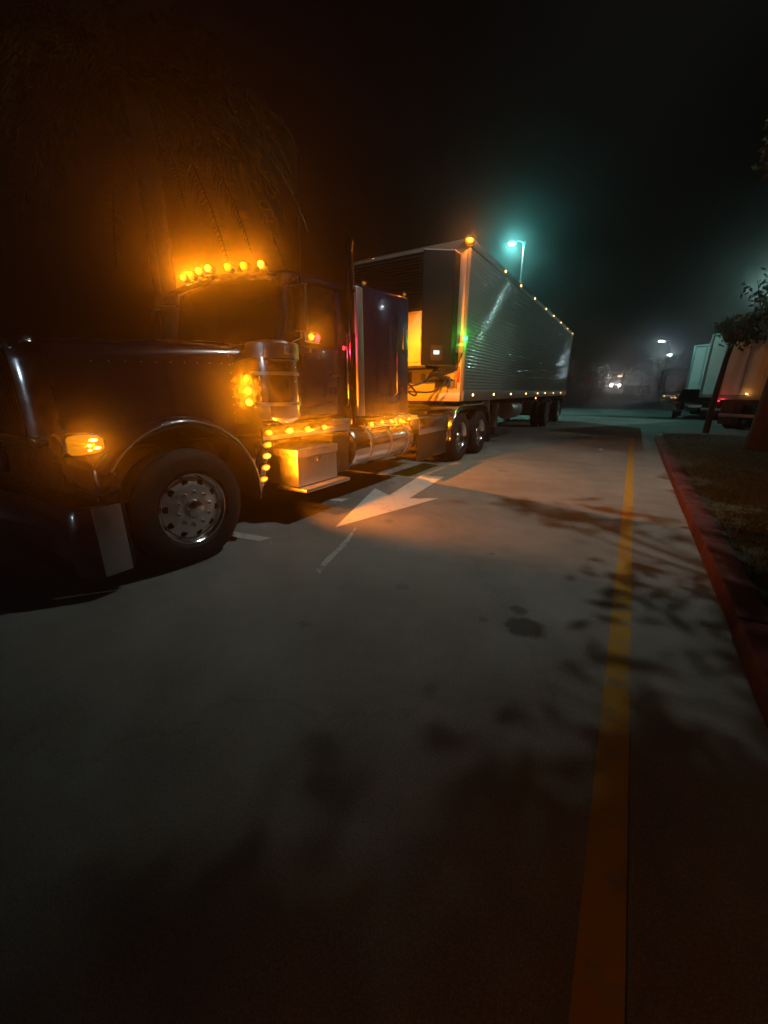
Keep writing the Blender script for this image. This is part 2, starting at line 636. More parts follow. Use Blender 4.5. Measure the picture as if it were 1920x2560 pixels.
ME = {}
ME['oval_lens'] = to_mesh('lens', dome(0.024, 0.048, 0.028), 'amber_oval')
for q_, k_ in (('a', 2.6), ('b', 4.4), ('c', 7.0)):
    M['amber_oval_' + q_] = lens_glow('amber_oval_lens_' + q_, (1.0, 0.60, 0.02 + k_ * 0.004), (1.0, 0.24, 0.004), k_, 0.75, 0.048, 0.028)
    M['amber_round_' + q_] = lens_glow('amber_round_lens_' + q_, (1.0, 0.58, 0.015 + k_ * 0.004), (1.0, 0.24, 0.004), k_ * 0.9, 0.75, 0.040, 0.040)
    ME['oval_lens_' + q_] = to_mesh('lens', dome(0.024, 0.048, 0.028), 'amber_oval_' + q_)
    ME['round_lens_' + q_] = to_mesh('lens', dome(0.045, 0.040, 0.040), 'amber_round_' + q_)
bm = ring_base(0.038, 0.012)
for v in bm.verts:
    v.co.y *= 1.35
    v.co.z *= 0.85
ME['oval_base'] = to_mesh('bezel', bm, 'chrome')
ME['dim_lens'] = to_mesh('lens', dome(0.018, 0.03, 0.016), 'amber_dim')
ME['round_lens'] = to_mesh('lens', dome(0.045, 0.040, 0.040), 'amber_round')
ME['round_base'] = to_mesh('bezel', ring_base(0.040, 0.06), 'chrome')
ME['mark_lens'] = to_mesh('lens', dome(0.022, 0.042, 0.026, 10, 4), 'amber_far')
ME['mark_base'] = to_mesh('bezel', ring_base(0.04, 0.01, 10), 'black')
ME['red_lens'] = to_mesh('lens', dome(0.022, 0.042, 0.026, 10, 4), 'red_lit')


def light(name, parent, loc, rz, lens, base, power, col=AMBER, ahead=0.05, tilt=0.0, cone=150, down=0.0, blend=0.6, yaw=0.0, var=0):
    o = place(name, ME[base], parent, loc, (0, tilt, rz))
    sub('lens', ME[lens + '_' + rnd.choice('abc') if var else lens], o)
    if power:
        lamp(o, power, col, (ahead, 0, 0), 0.0, 'SPOT', (math.cos(yaw), math.sin(yaw), down), cone, blend)
    return o


# ------------------------------------------------------------------ wheels (axis X, outer face towards +X, centre at the tread's middle)
def tyre_bm(w=0.28, ro=0.505, ri=0.292, n=44):
    h = w / 2
    prof = [(-h + 0.03, ri), (-h, ri + 0.04), (-h - 0.008, ri + 0.12), (-h + 0.012, ro - 0.035), (-h + 0.04, ro - 0.004)]
    for k in range(5):
        c = -h + 0.06 + (w - 0.12) * (k + 0.5) / 5
        hw = (w - 0.12) / 5 * 0.36
        prof += [(c - hw, ro), (c + hw, ro), (c + hw + 0.004, ro - 0.016), (c + hw + 0.012, ro - 0.016)]
    prof += [(h - 0.04, ro - 0.004), (h - 0.012, ro - 0.035), (h + 0.008, ri + 0.12), (h, ri + 0.04), (h - 0.03, ri)]
    return lathe(prof, n, loop=True)


def dish_bm(fx, r_in, r_out, holes=10, rc=0.232, hy=0.020, hz=0.031, na=16, nr=13):
    """wheel disc with oval hand holes; fx(r) is how far out the disc stands at radius r"""
    n = holes * na
    rad = [r_in + (r_out - r_in) * k / nr for k in range(nr + 1)]
    bm = B()
    g = [[bm.verts.new((fx(r), r * math.cos(2 * math.pi * k / n), r * math.sin(2 * math.pi * k / n))) for k in range(n)] for r in rad]
    for i in range(nr):
        for k in range(n):
            rm = (rad[i] + rad[i + 1]) / 2
            da = ((k + 0.5) / na - 0.5 - round((k + 0.5) / na - 0.5)) * 2 * math.pi / holes
            u, w_ = (rm * math.cos(da) - rc) / hy, rm * math.sin(da) / hz
            if u * u + w_ * w_ < 1:
                continue
            bm.faces.new((g[i][k], g[i + 1][k], g[i + 1][(k + 1) % n], g[i][(k + 1) % n]))
    bmesh.ops.delete(bm, geom=[v for v in bm.verts if not v.link_faces], context='VERTS')
    bmesh.ops.recalc_face_normals(bm, faces=bm.faces[:])
    if sum(f.normal.x for f in bm.faces) < 0:
        bmesh.ops.reverse_faces(bm, faces=bm.faces[:])
    return bm


ME['tyre'] = to_mesh('tyre', tyre_bm(), 'rubber', 30)
fx_front = lambda r: 0.085 + 0.040 * math.cos(min(1, max(0, (r - 0.10) / 0.165)) * math.pi / 2) - (0.03 if r > 0.262 else 0)
fx_drive = lambda r: -0.045 + 0.03 * min(1, max(0, (r - 0.16) / 0.1))
ME['disc_front'] = to_mesh('rim', dish_bm(fx_front, 0.085, 0.268), 'rim_alloy', 40)
ME['disc_drive'] = to_mesh('rim', dish_bm(fx_drive, 0.10, 0.268), 'rim_alloy', 40)
ME['lip'] = to_mesh('rim_lip', lathe([(-0.12, 0.262), (0.04, 0.264), (0.085, 0.272), (0.118, 0.300), (0.128, 0.306), (0.130, 0.298), (0.105, 0.27), (0.055, 0.255), (-0.12, 0.25)], 44), 'chrome', 50)
ME['hub_front'] = to_mesh('hub', lathe([(0.07, 0.118), (0.118, 0.114), (0.122, 0.085), (0.150, 0.078), (0.168, 0.066), (0.176, 0.03), (0.177, 0.004)], 24), 'chrome', 40)
ME['hub_drive'] = to_mesh('hub', lathe([(-0.06, 0.15), (-0.03, 0.135), (-0.02, 0.112), (0.05, 0.106), (0.070, 0.095), (0.080, 0.05), (0.083, 0.004)], 24), 'chrome', 40)
ME['drum'] = to_mesh('brake_drum', lathe([(-0.13, 0.03), (-0.13, 0.235), (0.0, 0.235), (0.005, 0.03)], 24), 'frame')
ME['nut_f'] = to_mesh('lug_nut', lathe([(0.10, 0.017), (0.138, 0.016), (0.152, 0.009), (0.154, 0.002)], 8), 'chrome', 50)
ME['nut_d'] = to_mesh('lug_nut', lathe([(-0.05, 0.017), (-0.012, 0.016), (0.002, 0.009), (0.004, 0.002)], 8), 'chrome', 50)


def wheel(parent, x, y, z, drive=False, side=1, nuts=True, spin=0.0, name='wheel'):
    """part wheel (its tyre) with rim pieces below it"""
    o = place(name, ME['tyre'], parent, (x, y, z), (spin, 0, 0 if side > 0 else math.pi))
    sub('rim', ME['disc_drive' if drive else 'disc_front'], o)
    sub('rim_lip', ME['lip'], o)
    sub('hub', ME['hub_drive' if drive else 'hub_front'], o)
    sub('brake_drum', ME['drum'], o)
    if nuts:
        for k in range(10):
            a = 2 * math.pi * k / 10
            n = sub('lug_nut', ME['nut_d' if drive else 'nut_f'], o)
            n.location = (0, 0.142 * math.cos(a), 0.142 * math.sin(a))
    return o


def blank_wheel(parent, x, y, z, side=1):
    return place('wheel', ME['tyre'], parent, (x, y, z), (0, 0, 0 if side > 0 else math.pi))


# ------------------------------------------------------------------ the tractor (nose towards -Y, its side panel at X = -3.0)
XC = -4.2
T = thing('semi_truck', 'dark blue long-nosed semi truck tractor covered in lit amber lights', 'semi truck', (XC, 5.0, 0))


def mirx(x):
    return 2 * XC - x


# hood: rounded cross-sections swept from the grille to the cowl
def hood_section(y, hw, zt, zb, n=7, rr=0.16):
    pts = [(XC + hw + 0.03, y, zb), (XC + hw + 0.025, y, zb + (zt - zb) * 0.35), (XC + hw, y, zt - rr)]
    for k in range(1, n):
        a = k / n * math.pi / 2
        pts.append((XC + hw - rr + rr * math.cos(a), y, zt - rr + rr * math.sin(a)))
    pts.append((XC + hw - rr, y, zt))
    pts.append((XC + hw * 0.35, y, zt + 0.028))
    pts.append((XC, y, zt + 0.035))
    return pts + [(mirx(p[0]), p[1], p[2]) for p in pts[-2::-1]]


hs = [hood_section(1.26, 0.60, 1.80, 1.02), hood_section(1.6, 0.64, 1.83, 1.02), hood_section(2.2, 0.71, 1.875, 1.02), hood_section(2.8, 0.79, 1.905, 1.02), hood_section(3.16, 0.83, 1.905, 1.02)]
hood = part('hood', sheet(hs, 0.01), 'paint', T, 40)
# hinge strips and rivets on the hood
bm = B()
for s in (1, -1):
    add_tube(bm, [(XC + s * (0.46 + 0.12 * t), 1.27 + 1.88 * t, 1.822 + 0.095 * min(1, t * 1.3)) for t in [k / 12 for k in range(13)]], 0.008, 6)
part('hood_trim', bm, 'chrome', hood)
bm = B()
for k in range(9):
    add_box(bm, XC + 0.835, XC + 0.852, 2.62, 2.632, 1.16 + k * 0.075, 1.172 + k * 0.075, 0.003)
for k in range(14):
    yy = 1.5 + k * 0.115
    add_box(bm, XC + 0.70 + (yy - 1.5) * 0.13, XC + 0.712 + (yy - 1.5) * 0.13, yy, yy + 0.012, 1.66 + (yy - 1.5) * 0.03, 1.672 + (yy - 1.5) * 0.03, 0.003)
rv = part('rivet', bm, 'chrome', hood)
rv['kind'] = 'stuff'

# grille: polished surround, vertical bars, crown
gy0, gy1 = 1.10, 1.26
bm = B()
for s in (1, -1):
    rows = []
    for z, hw in ((1.10, 0.585), (1.3, 0.60), (1.5, 0.605), (1.66, 0.60), (1.74, 0.575), (1.785, 0.52)):
        x = XC + s * hw
        rows.append([(x - s * 0.13, gy0, z), (x - s * 0.085, gy0 + 0.018, z), (x - s * 0.04, gy0 + 0.055, z), (x - s * 0.006, gy0 + 0.11, z), (x + s * 0.008, gy1 + 0.012, z)])
    g = [[bm.verts.new(p) for p in r] for r in rows]
    for a, b in zip(g, g[1:]):
        for k in range(4):
            bm.faces.new((a[k], a[k + 1], b[k + 1], b[k]))
add_hexa(bm, [(XC - 0.53, gy0, 1.73), (XC + 0.53, gy0, 1.73), (XC + 0.53, gy1, 1.76), (XC - 0.53, gy1, 1.76), (XC - 0.48, gy0 + 0.02, 1.82), (XC + 0.48, gy0 + 0.02, 1.82), (XC + 0.48, gy1, 1.845), (XC - 0.48, gy1, 1.845)], 0.02)
add_box(bm, XC - 0.56, XC + 0.56, gy0, gy1, 1.05, 1.13, 0.015)
bmesh.ops.recalc_face_normals(bm, faces=bm.faces[:])
grille = part('grille', bm, 'chrome', T, 50)
for k in range(17):
    x = XC - 0.48 + 0.06 * k
    part('grille_bar', box(x - 0.006, x + 0.006, gy0 + 0.02, gy0 + 0.05, 1.12, 1.74), 'chrome', grille)
part('radiator', box(XC - 0.5, XC + 0.5, gy0 + 0.09, gy0 + 0.11, 1.1, 1.76), 'black', grille)
part('hood_ornament', lathe([(1.845, 0.03), (1.87, 0.022), (1.90, 0.03), (1.925, 0.012), (1.93, 0.001)], 10, 'Z', XC, 1.17, 0), 'chrome', grille)

# front fenders
def fender(s):
    cyy, cz, r = 1.86, 0.52, 0.745
    rows = []
    angs = [-8, 0, 12, 25, 40, 55, 70, 85, 100, 113, 125, 136, 146]
    for a in angs:
        t = R(a)
        rr = r * (1.0 - 0.02 * math.sin(t))
        y, z = cyy + rr * math.cos(t), cz + rr * math.sin(t)
        if a > 100:
            y = y - (a - 100) * 0.0012
        xo, xi = 1.19, 0.58
        nrm = (math.cos(t), math.sin(t))
        row = [(xo - 0.012, -0.07), (xo, -0.04), (xo - 0.012, -0.01), (xo - 0.06, 0.012), (xo - 0.2, 0.022), (xi + 0.1, 0.03), (xi, 0.04)]
        rows.append([(XC + s * x, y + nrm[0] * d, z + nrm[1] * d) for x, d in row])
    return sheet(rows, 0.008)


for s in (1, -1):
    fd = part('front_fender', fender(s), 'paint', T, 50)
    # polished lip along the wheel opening
    pts = [(XC + s * 1.193, 1.86 + 0.70 * math.cos(R(a)), 0.52 + 0.70 * math.sin(R(a))) for a in range(-8, 147, 7)]
    part('fender_trim', tube(pts, 0.009, 6), 'chrome', fd)
    part('fender_nose', add_hexa(B(), [(XC + s * 0.62, 1.18, 0.72), (XC + s * 1.15, 1.20, 0.72), (XC + s * 1.17, 1.34, 0.76), (XC + s * 0.62, 1.34, 0.76), (XC + s * 0.60, 1.20, 1.10), (XC + s * 1.08, 1.22, 1.02), (XC + s * 1.15, 1.36, 1.06), (XC + s * 0.60, 1.36, 1.14)], 0.04, 3), 'paint', fd)

# bumper with wrapped ends
rows = []
plan = [(-1.17, 1.31), (-1.165, 1.20), (-1.14, 1.10), (-1.08, 1.035), (-0.98, 1.0), (0, 0.97), (0.98, 1.0), (1.08, 1.035), (1.14, 1.10), (1.165, 1.20), (1.17, 1.31)]
for z, k in ((0.17, 0.0), (0.20, 0.0), (0.42, -0.015), (0.64, 0.0), (0.69, 0.03)):
    rows.append([(XC + (x - math.copysign(k * 0.4, x) if x else 0), y + (k if abs(x) < 1.12 else 0), z) for x, y in plan])
bumper = part('bumper', sheet(rows, 0.006), 'paint', T, 50)  # dark blue stands for chrome that mirrors the dark
for s in (1, -1):
    part('bumper_end', box(XC + s * 1.172 - 0.006, XC + s * 1.172 + 0.006, 1.12, 1.305, 0.17, 0.68, 0.004), 'alloy', bumper)  # paler plate stands for the chrome end mirroring lit ground

for s in (1, -1):
    part('light_stop_flap', box(XC + s * 1.10 - 0.05, XC + s * 1.10 + 0.05, 1.31, 1.345, 0.18, 0.95, 0.004), 'black', bumper)  # added blocker, stops light passing between bumper end and tyre
part('bumper_light_stop', box(XC - 1.12, XC + 1.12, 1.05, 1.42, 0.655, 0.672, 0.004), 'frame', bumper)  # added panel that keeps lamplight off the ground below the bumper
part('front_light_stop', box(XC - 1.0, XC + 1.0, 1.235, 1.255, 0.674, 1.09, 0.004), 'frame', bumper)  # added panel closing the gap under the grille against light
# headlight pods with lit amber side lens
for s in (1, -1):
    bm = B()
    prof = [(1.055, 0.02), (1.06, 0.062), (1.075, 0.082), (1.12, 0.090), (1.22, 0.090), (1.31, 0.078), (1.35, 0.045), (1.36, 0.004)]
    lathe(prof, 20, 'Y', 0, 0, 0, bm)
    for v in bm.verts:
        v.co.x = XC + s * 1.02 + v.co.x * 1.25
        v.co.z = 1.105 + v.co.z * 0.98
    pod = part('headlight', bm, 'chrome', T, 40)
    bm = lathe([(1.045, 0.002), (1.046, 0.045), (1.058, 0.066)], 20, 'Y')
    for v in bm.verts:
        v.co.x = XC + s * 1.02 + v.co.x * 1.25
        v.co.z = 1.105 + v.co.z * 0.98
    part('headlight_lens', bm, 'glass', pod, 40)
    # side turn lens wrapping the pod's outer flank
    rows = []
    for y, hh in ((1.085, 0.040), (1.10, 0.058), (1.15, 0.064), (1.22, 0.062), (1.27, 0.052), (1.295, 0.032)):
        rr = 0.100 if 1.09 < y < 1.28 else 0.094
        rows.append([(XC + s * (1.02 + 1.25 * math.sqrt(max(0, rr * rr - dz * dz * 0.9))), y, 1.105 + dz) for dz in [hh * (k / 6 * 2 - 1) for k in range(7)]])
    ln = part('turn_lens', sheet(rows, 0.004), 'amber_dim' if s > 0 else 'glass', pod, 60)
    if s > 0:
        for (y, dz, ry, rz_) in ((1.235, 0.026, 0.030, 0.012), (1.25, -0.024, 0.024, 0.012), (1.205, -0.004, 0.016, 0.008), (1.205, -0.036, 0.014, 0.008)):
            bm = dome(0.010, ry, rz_, 12, 4)
            bmesh.ops.translate(bm, verts=bm.verts[:], vec=(XC + s * (1.02 + 1.25 * math.sqrt(0.0100 - dz * dz * 0.9)) - 0.001, y, 1.105 + dz))
            part('turn_bulb', bm, 'amber_hot', pod)
        for k in range(3):
            dz = 0.004 + (k - 1) * 0.03
            part('lens_rib', tube([(XC + s * (1.023 + 1.25 * math.sqrt(0.01 - dz * dz * 0.9)), yy, 1.105 + dz) for yy in (1.105, 1.15, 1.185)], 0.0022, 5), 'rust', pod)
        lamp(pod, 40, AMBER, Vector((XC + 1.02 + 0.16, 1.2, 1.105)) - ORG[T], 0.0, 'SPOT', (1, -0.3, 0.45), 100, 0.8)
    part('pod_bracket', tube([(XC + s * 1.0, 1.25, 1.03), (XC + s * 0.9, 1.28, 0.92), (XC + s * 0.82, 1.3, 0.88)], 0.025, 8), 'chrome', pod)
    part('tow_hook', tube([(XC + s * 1.08, 1.24, 0.69), (XC + s * 1.10, 1.23, 0.80), (XC + s * 1.10, 1.25, 0.84)], 0.012, 6), 'chrome', T)

# front wheels and axle
wheel(T, -3.16, 1.86, 0.495, False, 1, spin=0.15)
wheel(T, mirx(-3.16), 1.86, 0.495, False, -1)
part('front_axle', tube([(-3.35, 1.86, 0.44), (-3.6, 1.86, 0.38), (-4.8, 1.86, 0.38), (mirx(-3.35), 1.86, 0.44)], 0.06, 8), 'frame', T)

# cab: lower body, pillars and roof with V windshield
FX = 0.93
def cab_plan(y_side, y_mid, hw):
    return y_side, y_mid, hw
bm = B()
levels = [(1.12, 0.93, 3.20, 3.20, 4.46), (1.5, 0.945, 3.20, 3.18, 4.46), (1.93, 0.935, 3.22, 3.17, 4.46)]
def ring_at(z, hw, ys_, ym, yb):
    return [(XC + hw, ys_, z), (XC + hw, yb, z), (XC - hw, yb, z), (XC - hw, ys_, z), (XC, ym, z)]
rg = [[bm.verts.new(p) for p in ring_at(*l)] for l in levels]
for a, b in zip(rg, rg[1:]):
    for k in range(5):
        bm.faces.new((a[k], a[(k + 1) % 5], b[(k + 1) % 5], b[k]))
bm.faces.new(rg[0][::-1]); bm.faces.new(rg[-1])
bmesh.ops.recalc_face_normals(bm, faces=bm.faces[:])
bmesh.ops.bevel(bm, geom=[e for e in bm.edges if abs(e.verts[0].co.z - e.verts[1].co.z) > 0.2], offset=0.05, segments=3, profile=0.5, affect='EDGES')
cab = part('cab', bm, 'paint', T)
# upper cab: posts and rear wall
for s in (1, -1):
    part('pillar', add_hexa(B(), [(XC + s * 0.935, 3.22, 1.93), (XC + s * 0.875, 3.20, 1.93), (XC + s * 0.875, 3.28, 1.93), (XC + s * 0.935, 3.30, 1.93),
                  (XC + s * 0.905, 3.36, 2.60), (XC + s * 0.85, 3.34, 2.60), (XC + s * 0.85, 3.42, 2.60), (XC + s * 0.905, 3.44, 2.60)], 0.01), 'paint', cab)
    part('pillar', add_hexa(B(), [(XC + s * 0.935, 4.22, 1.93), (XC + s * 0.86, 4.22, 1.93), (XC + s * 0.86, 4.46, 1.93), (XC + s * 0.935, 4.46, 1.93),
                  (XC + s * 0.905, 4.22, 2.60), (XC + s * 0.85, 4.22, 2.60), (XC + s * 0.85, 4.46, 2.60), (XC + s * 0.905, 4.46, 2.60)], 0.01), 'paint', cab)
part('rear_wall', box(XC - 0.90, XC + 0.90, 4.43, 4.458, 1.93, 2.60), 'paint', cab)
part('windshield_post', add_hexa(B(), [(XC - 0.02, 3.165, 1.93), (XC + 0.02, 3.165, 1.93), (XC + 0.02, 3.19, 1.93), (XC - 0.02, 3.19, 1.93), (XC - 0.02, 3.25, 2.6), (XC + 0.02, 3.25, 2.6), (XC + 0.02, 3.28, 2.6), (XC - 0.02, 3.28, 2.6)]), 'paint', cab)
bm = B()
rws = []
for y, zz, hw in ((3.19, 2.60, 0.86), (3.26, 2.655, 0.90), (3.5, 2.70, 0.905), (4.1, 2.73, 0.905), (4.46, 2.74, 0.905)):
    rws.append([(XC + hw * t, y + (0.14 * abs(t) if y < 3.4 else 0.0), zz - 0.035 * t * t - (0.05 if abs(t) > 0.97 else 0)) for t in (-1, -0.96, -0.8, -0.4, 0, 0.4, 0.8, 0.96, 1)])
part('cab_roof', sheet(rws, 0.02), 'paint', cab, 50)
for s in (1, -1):
    part('windshield', sheet([[(XC + s * 0.02, 3.172, 1.94), (XC + s * 0.875, 3.225, 1.94)], [(XC + s * 0.02, 3.255, 2.60), (XC + s * 0.85, 3.365, 2.60)]], 0.006), 'glass', cab, 0)
    part('side_window', sheet([[(XC + s * 0.932, 3.31, 1.94), (XC + s * 0.932, 4.21, 1.94)], [(XC + s * 0.902, 3.45, 2.60), (XC + s * 0.902, 4.21, 2.60)]], 0.005), 'glass', cab, 0)
    dr = part('door', box(XC + s * 0.94 - 0.012, XC + s * 0.94 + 0.014, 3.42, 4.20, 1.16, 1.92, 0.008), 'paint', cab)
    part('door_handle', box(XC + s * 0.955 - 0.012, XC + s * 0.955 + 0.02, 4.02, 4.16, 1.62, 1.65, 0.006), 'chrome', dr)
    part('door_hinge', box(XC + s * 0.955 - 0.008, XC + s * 0.955 + 0.008, 3.43, 3.46, 1.30, 1.40, 0.004), 'chrome', dr)
    part('grab_rail', tube([(XC + s * 0.95, 4.32, 1.25), (XC + s * 1.0, 4.32, 1.28), (XC + s * 1.0, 4.32, 2.12), (XC + s * 0.95, 4.32, 2.15)], 0.016, 8), 'chrome', T)
# visor over the windshield
rws = []
for t in (-1, -0.6, -0.2, 0, 0.2, 0.6, 1):
    x = XC + 0.93 * t
    y = 3.12 + 0.15 * abs(t)
    z = 2.70 - 0.03 * t * t - 0.02 * t
    rws.append([(x, y + 0.14, z), (x, y + 0.0, z - 0.05), (x, y - 0.10, z - 0.14), (x, y - 0.11, z - 0.17)])
part('sun_visor', sheet(rws, 0.006), 'paint', T, 60)
roof_lamps = [(-4.86, 3.29, 2.755), (-4.61, 3.22, 2.74), (-4.36, 3.15, 2.728), (-4.11, 3.09, 2.705), (-3.87, 3.15, 2.70), (-3.62, 3.15, 2.675), (-3.38, 3.16, 2.655)]
for p in roof_lamps:
    light('roof_light', T, p, -math.pi / 2 + 0.35, 'round_lens', 'round_base', 60, ahead=0.07, cone=82, down=0.24, blend=0.8, var=1, yaw=0.42)

# air cleaner canisters beside the cowl, lamp bar on the near one
for s in (1, -1):
    ax = XC + s * 0.93
    bm = lathe([(1.10, 0.03), (1.10, 0.16), (1.16, 0.235), (1.19, 0.25), (1.74, 0.25), (1.745, 0.262), (1.765, 0.262)], 36, 'Z', ax, 3.11, 0)
    ac = part('air_cleaner', bm, 'chrome', T, 40)
    part('air_cleaner_cap', lathe([(1.765, 0.268), (1.90, 0.268), (1.915, 0.255), (1.915, 0.16), (1.935, 0.15), (1.94, 0.01)], 36, 'Z', ax, 3.11, 0), 'alloy', ac, 40)
    for z in (1.30, 1.60):
        part('strap', lathe([(z, 0.252), (z, 0.258), (z + 0.035, 0.258), (z + 0.035, 0.252)], 36, 'Z', ax, 3.11, 0), 'alloy', ac, 40)
    part('cap_plate', box(ax + s * 0.262 - 0.006, ax + s * 0.262 + 0.010, 3.02, 3.18, 1.80, 1.875, 0.004), 'alloy', ac)
    part('intake_pipe', tube([(ax - s * 0.1, 3.11, 1.4), (ax - s * 0.3, 3.1, 1.45), (ax - s * 0.4, 3.0, 1.45)], 0.09, 12), 'chrome', ac)
part('light_bar', box(-3.36, -3.26, 2.80, 2.84, 1.28, 1.63, 0.008), 'chrome', T)
for k in range(3):
    light('air_cleaner_light', T, (-3.305 , 2.785, 1.565 - k * 0.112), -math.pi / 2 + 0.45, 'round_lens', 'round_base', 48, ahead=0.09, cone=88, down=0.36, blend=0.8, var=1, yaw=0.38)

# cab and sleeper skirts with lamps
for s in (1, -1):
    sk = part('cab_skirt', box(XC + s * 1.075 - 0.012, XC + s * 1.075 + 0.012, 2.74, 4.22, 0.965, 1.115, 0.008), 'chrome', T)
    sk2 = part('sleeper_skirt', box(XC + s * 1.075 - 0.012, XC + s * 1.075 + 0.012, 4.56, 5.92, 0.94, 1.09, 0.008), 'chrome', T)
for k in range(4):
    y = 2.82 + k * 0.288
    light('skirt_light', T, (XC + 1.09, y, 1.043 - k * 0.003), 0, 'oval_lens', 'oval_base', 48 if k < 3 else 32, ahead=0.05, cone=84, down=0.42, blend=0.6, var=1, yaw=-0.65)
for k in range(5):
    y = 4.71 + k * 0.279
    light('skirt_light', T, (XC + 1.09, y, 1.0 + 0.002 * k), 0, 'oval_lens', 'oval_base', 30, ahead=0.05, cone=84, down=0.42, blend=0.6, var=1, yaw=-0.9)
part('fender_light_bar', add_hexa(B(), [(XC + 1.0, 2.62, 0.50), (XC + 1.09, 2.62, 0.50), (XC + 1.09, 2.70, 0.50), (XC + 1.0, 2.70, 0.50), (XC + 1.0, 2.75, 0.965), (XC + 1.09, 2.75, 0.965), (XC + 1.09, 2.83, 0.965), (XC + 1.0, 2.83, 0.965)], 0.008), 'chrome', T)
for y, z in ((2.785, 0.925), (2.762, 0.815), (2.735, 0.70), (2.692, 0.585)):
    light('fender_light', T, (XC + 1.095, y, z), -0.1, 'oval_lens', 'oval_base', 85, ahead=0.05, cone=140, down=0.3, blend=0.5, yaw=1.3, var=1)

# tool box with step
tb = part('tool_box', box(-3.72, -3.075, 3.165, 3.87, 0.40, 0.80, 0.012), 'alloy', T)
part('tool_box_lid', box(-3.73, -3.062, 3.155, 3.88, 0.735, 0.825, 0.01), 'tread_plate', tb)
part('step', box(-3.4, -2.94, 3.14, 3.96, 0.355, 0.392, 0.006), 'tread_plate', tb)
part('latch', box(-3.08, -3.055, 3.48, 3.56, 0.66, 0.70, 0.004), 'chrome', tb)
bm = B()
for k in range(24):
    for j in range(3):
        yy, xx = 3.16 + k * 0.033, -3.04 + j * 0.033
        add_box(bm, xx - 0.009, xx + 0.009, yy - 0.004, yy + 0.004, 0.392, 0.396)
pt = part('step_stud', bm, 'alloy', tb)
pt['kind'] = 'stuff'
part('battery_box', box(-3.78, -3.16, 3.90, 4.24, 0.42, 0.92, 0.015), 'black', T)
# fuel tanks
for s in (1, -1):
    fxx = XC + s * 0.86
    prof = [(4.26, 0.01), (4.262, 0.20), (4.275, 0.27), (4.30, 0.288), (4.32, 0.292), (5.90, 0.292), (5.93, 0.283), (5.955, 0.25), (5.965, 0.19), (5.968, 0.01)]
    tk = part('fuel_tank', lathe(prof, 44, 'Y', fxx, 0, 0.70), 'chrome' if s > 0 else 'alloy', T, 40)
    for y in (4.62, 5.16, 5.70):
        part('tank_strap', lathe([(y, 0.294), (y, 0.30), (y + 0.06, 0.30), (y + 0.06, 0.294)], 44, 'Y', fxx, 0, 0.70), 'alloy', tk, 40)
    part('filler_cap', lathe([(0.96, 0.05), (1.03, 0.05), (1.035, 0.058), (1.055, 0.058), (1.058, 0.01)], 16, 'Z', fxx, 4.5, 0), 'chrome', tk)
    part('tank_step', box(fxx + s * 0.18, fxx + s * 0.30, 4.9, 5.3, 0.985, 1.0, 0.003), 'tread_plate', tk)

# sleeper
bm = add_hexa(B(), [(XC - 1.065, 4.48, 1.09), (XC + 1.065, 4.48, 1.09), (XC + 1.07, 5.9, 1.09), (XC - 1.07, 5.9, 1.09),
                    (XC - 1.05, 4.48, 2.74), (XC + 1.05, 4.48, 2.74), (XC + 1.055, 5.88, 2.83), (XC - 1.055, 5.88, 2.83)], 0.07, 4)
slp = part('sleeper', bm, 'paint', T, 40)
for s in (1, -1):
    part('corner_trim', add_hexa(B(), [(XC + s * 1.01, 4.44, 1.12), (XC + s * 1.078, 4.45, 1.12), (XC + s * 1.078, 4.60, 1.12), (XC + s * 1.01, 4.60, 1.12), (XC + s * 0.995, 4.44, 2.70), (XC + s * 1.063, 4.45, 2.70), (XC + s * 1.063, 4.60, 2.70), (XC + s * 0.995, 4.60, 2.70)], 0.02, 3), 'alloy', slp)
    part('sleeper_window', box(XC + s * 1.06 - 0.01, XC + s * 1.06 + 0.013, 5.66, 5.80, 2.06, 2.36, 0.01), 'alloy', slp)
    part('sleeper_handle', tube([(XC + s * 1.06, 5.40, 1.38), (XC + s * 1.12, 5.40, 1.42), (XC + s * 1.115, 5.40, 2.43), (XC + s * 1.055, 5.41, 2.47)], 0.014, 8), 'chrome', slp)
    part('hatch', box(XC + s * 1.07 - 0.008, XC + s * 1.07 + 0.008, 4.8, 5.55, 1.14, 1.40, 0.006), 'paint', slp)
for p in ((XC + 0.98, 4.75, 2.79), (XC + 0.99, 5.82, 2.85)):
    light('roof_marker', T, p, 0, 'dim_lens', 'oval_base', 0)
# lamps on the back of the sleeper that flood the gap
for x, z, pw in ((XC + 0.50, 2.50, 460), (XC + 0.1, 1.45, 42), (XC - 0.6, 1.45, 26)):
    light('deck_light', T, (x, 5.925, z), math.pi / 2 - (0.55 if z > 2 else 0.0), 'oval_lens', 'oval_base', pw, ahead=0.06, cone=150 if z > 2 else 160, down=-0.8 if z > 2 else -0.1, blend=0.7)

# exhaust stacks
for s in (1, -1):
    ex = XC + s * 0.985
    st = part('exhaust_stack', tube([(ex, 4.42, 1.02), (ex, 4.42, 3.06), (ex, 4.43, 3.12), (ex, 4.45, 3.18)], 0.046, 20), 'stack', T, 60)
    part('heat_shield', lathe([(1.25, 0.060), (2.15, 0.060)], 24, 'Z', ex, 4.42, 0), 'stack', st)
    for z in (1.30, 2.1, 2.62):
        part('clamp', lathe([(z, 0.062), (z, 0.067), (z + 0.025, 0.067), (z + 0.025, 0.062)], 24, 'Z', ex, 4.42, 0), 'stack', st)

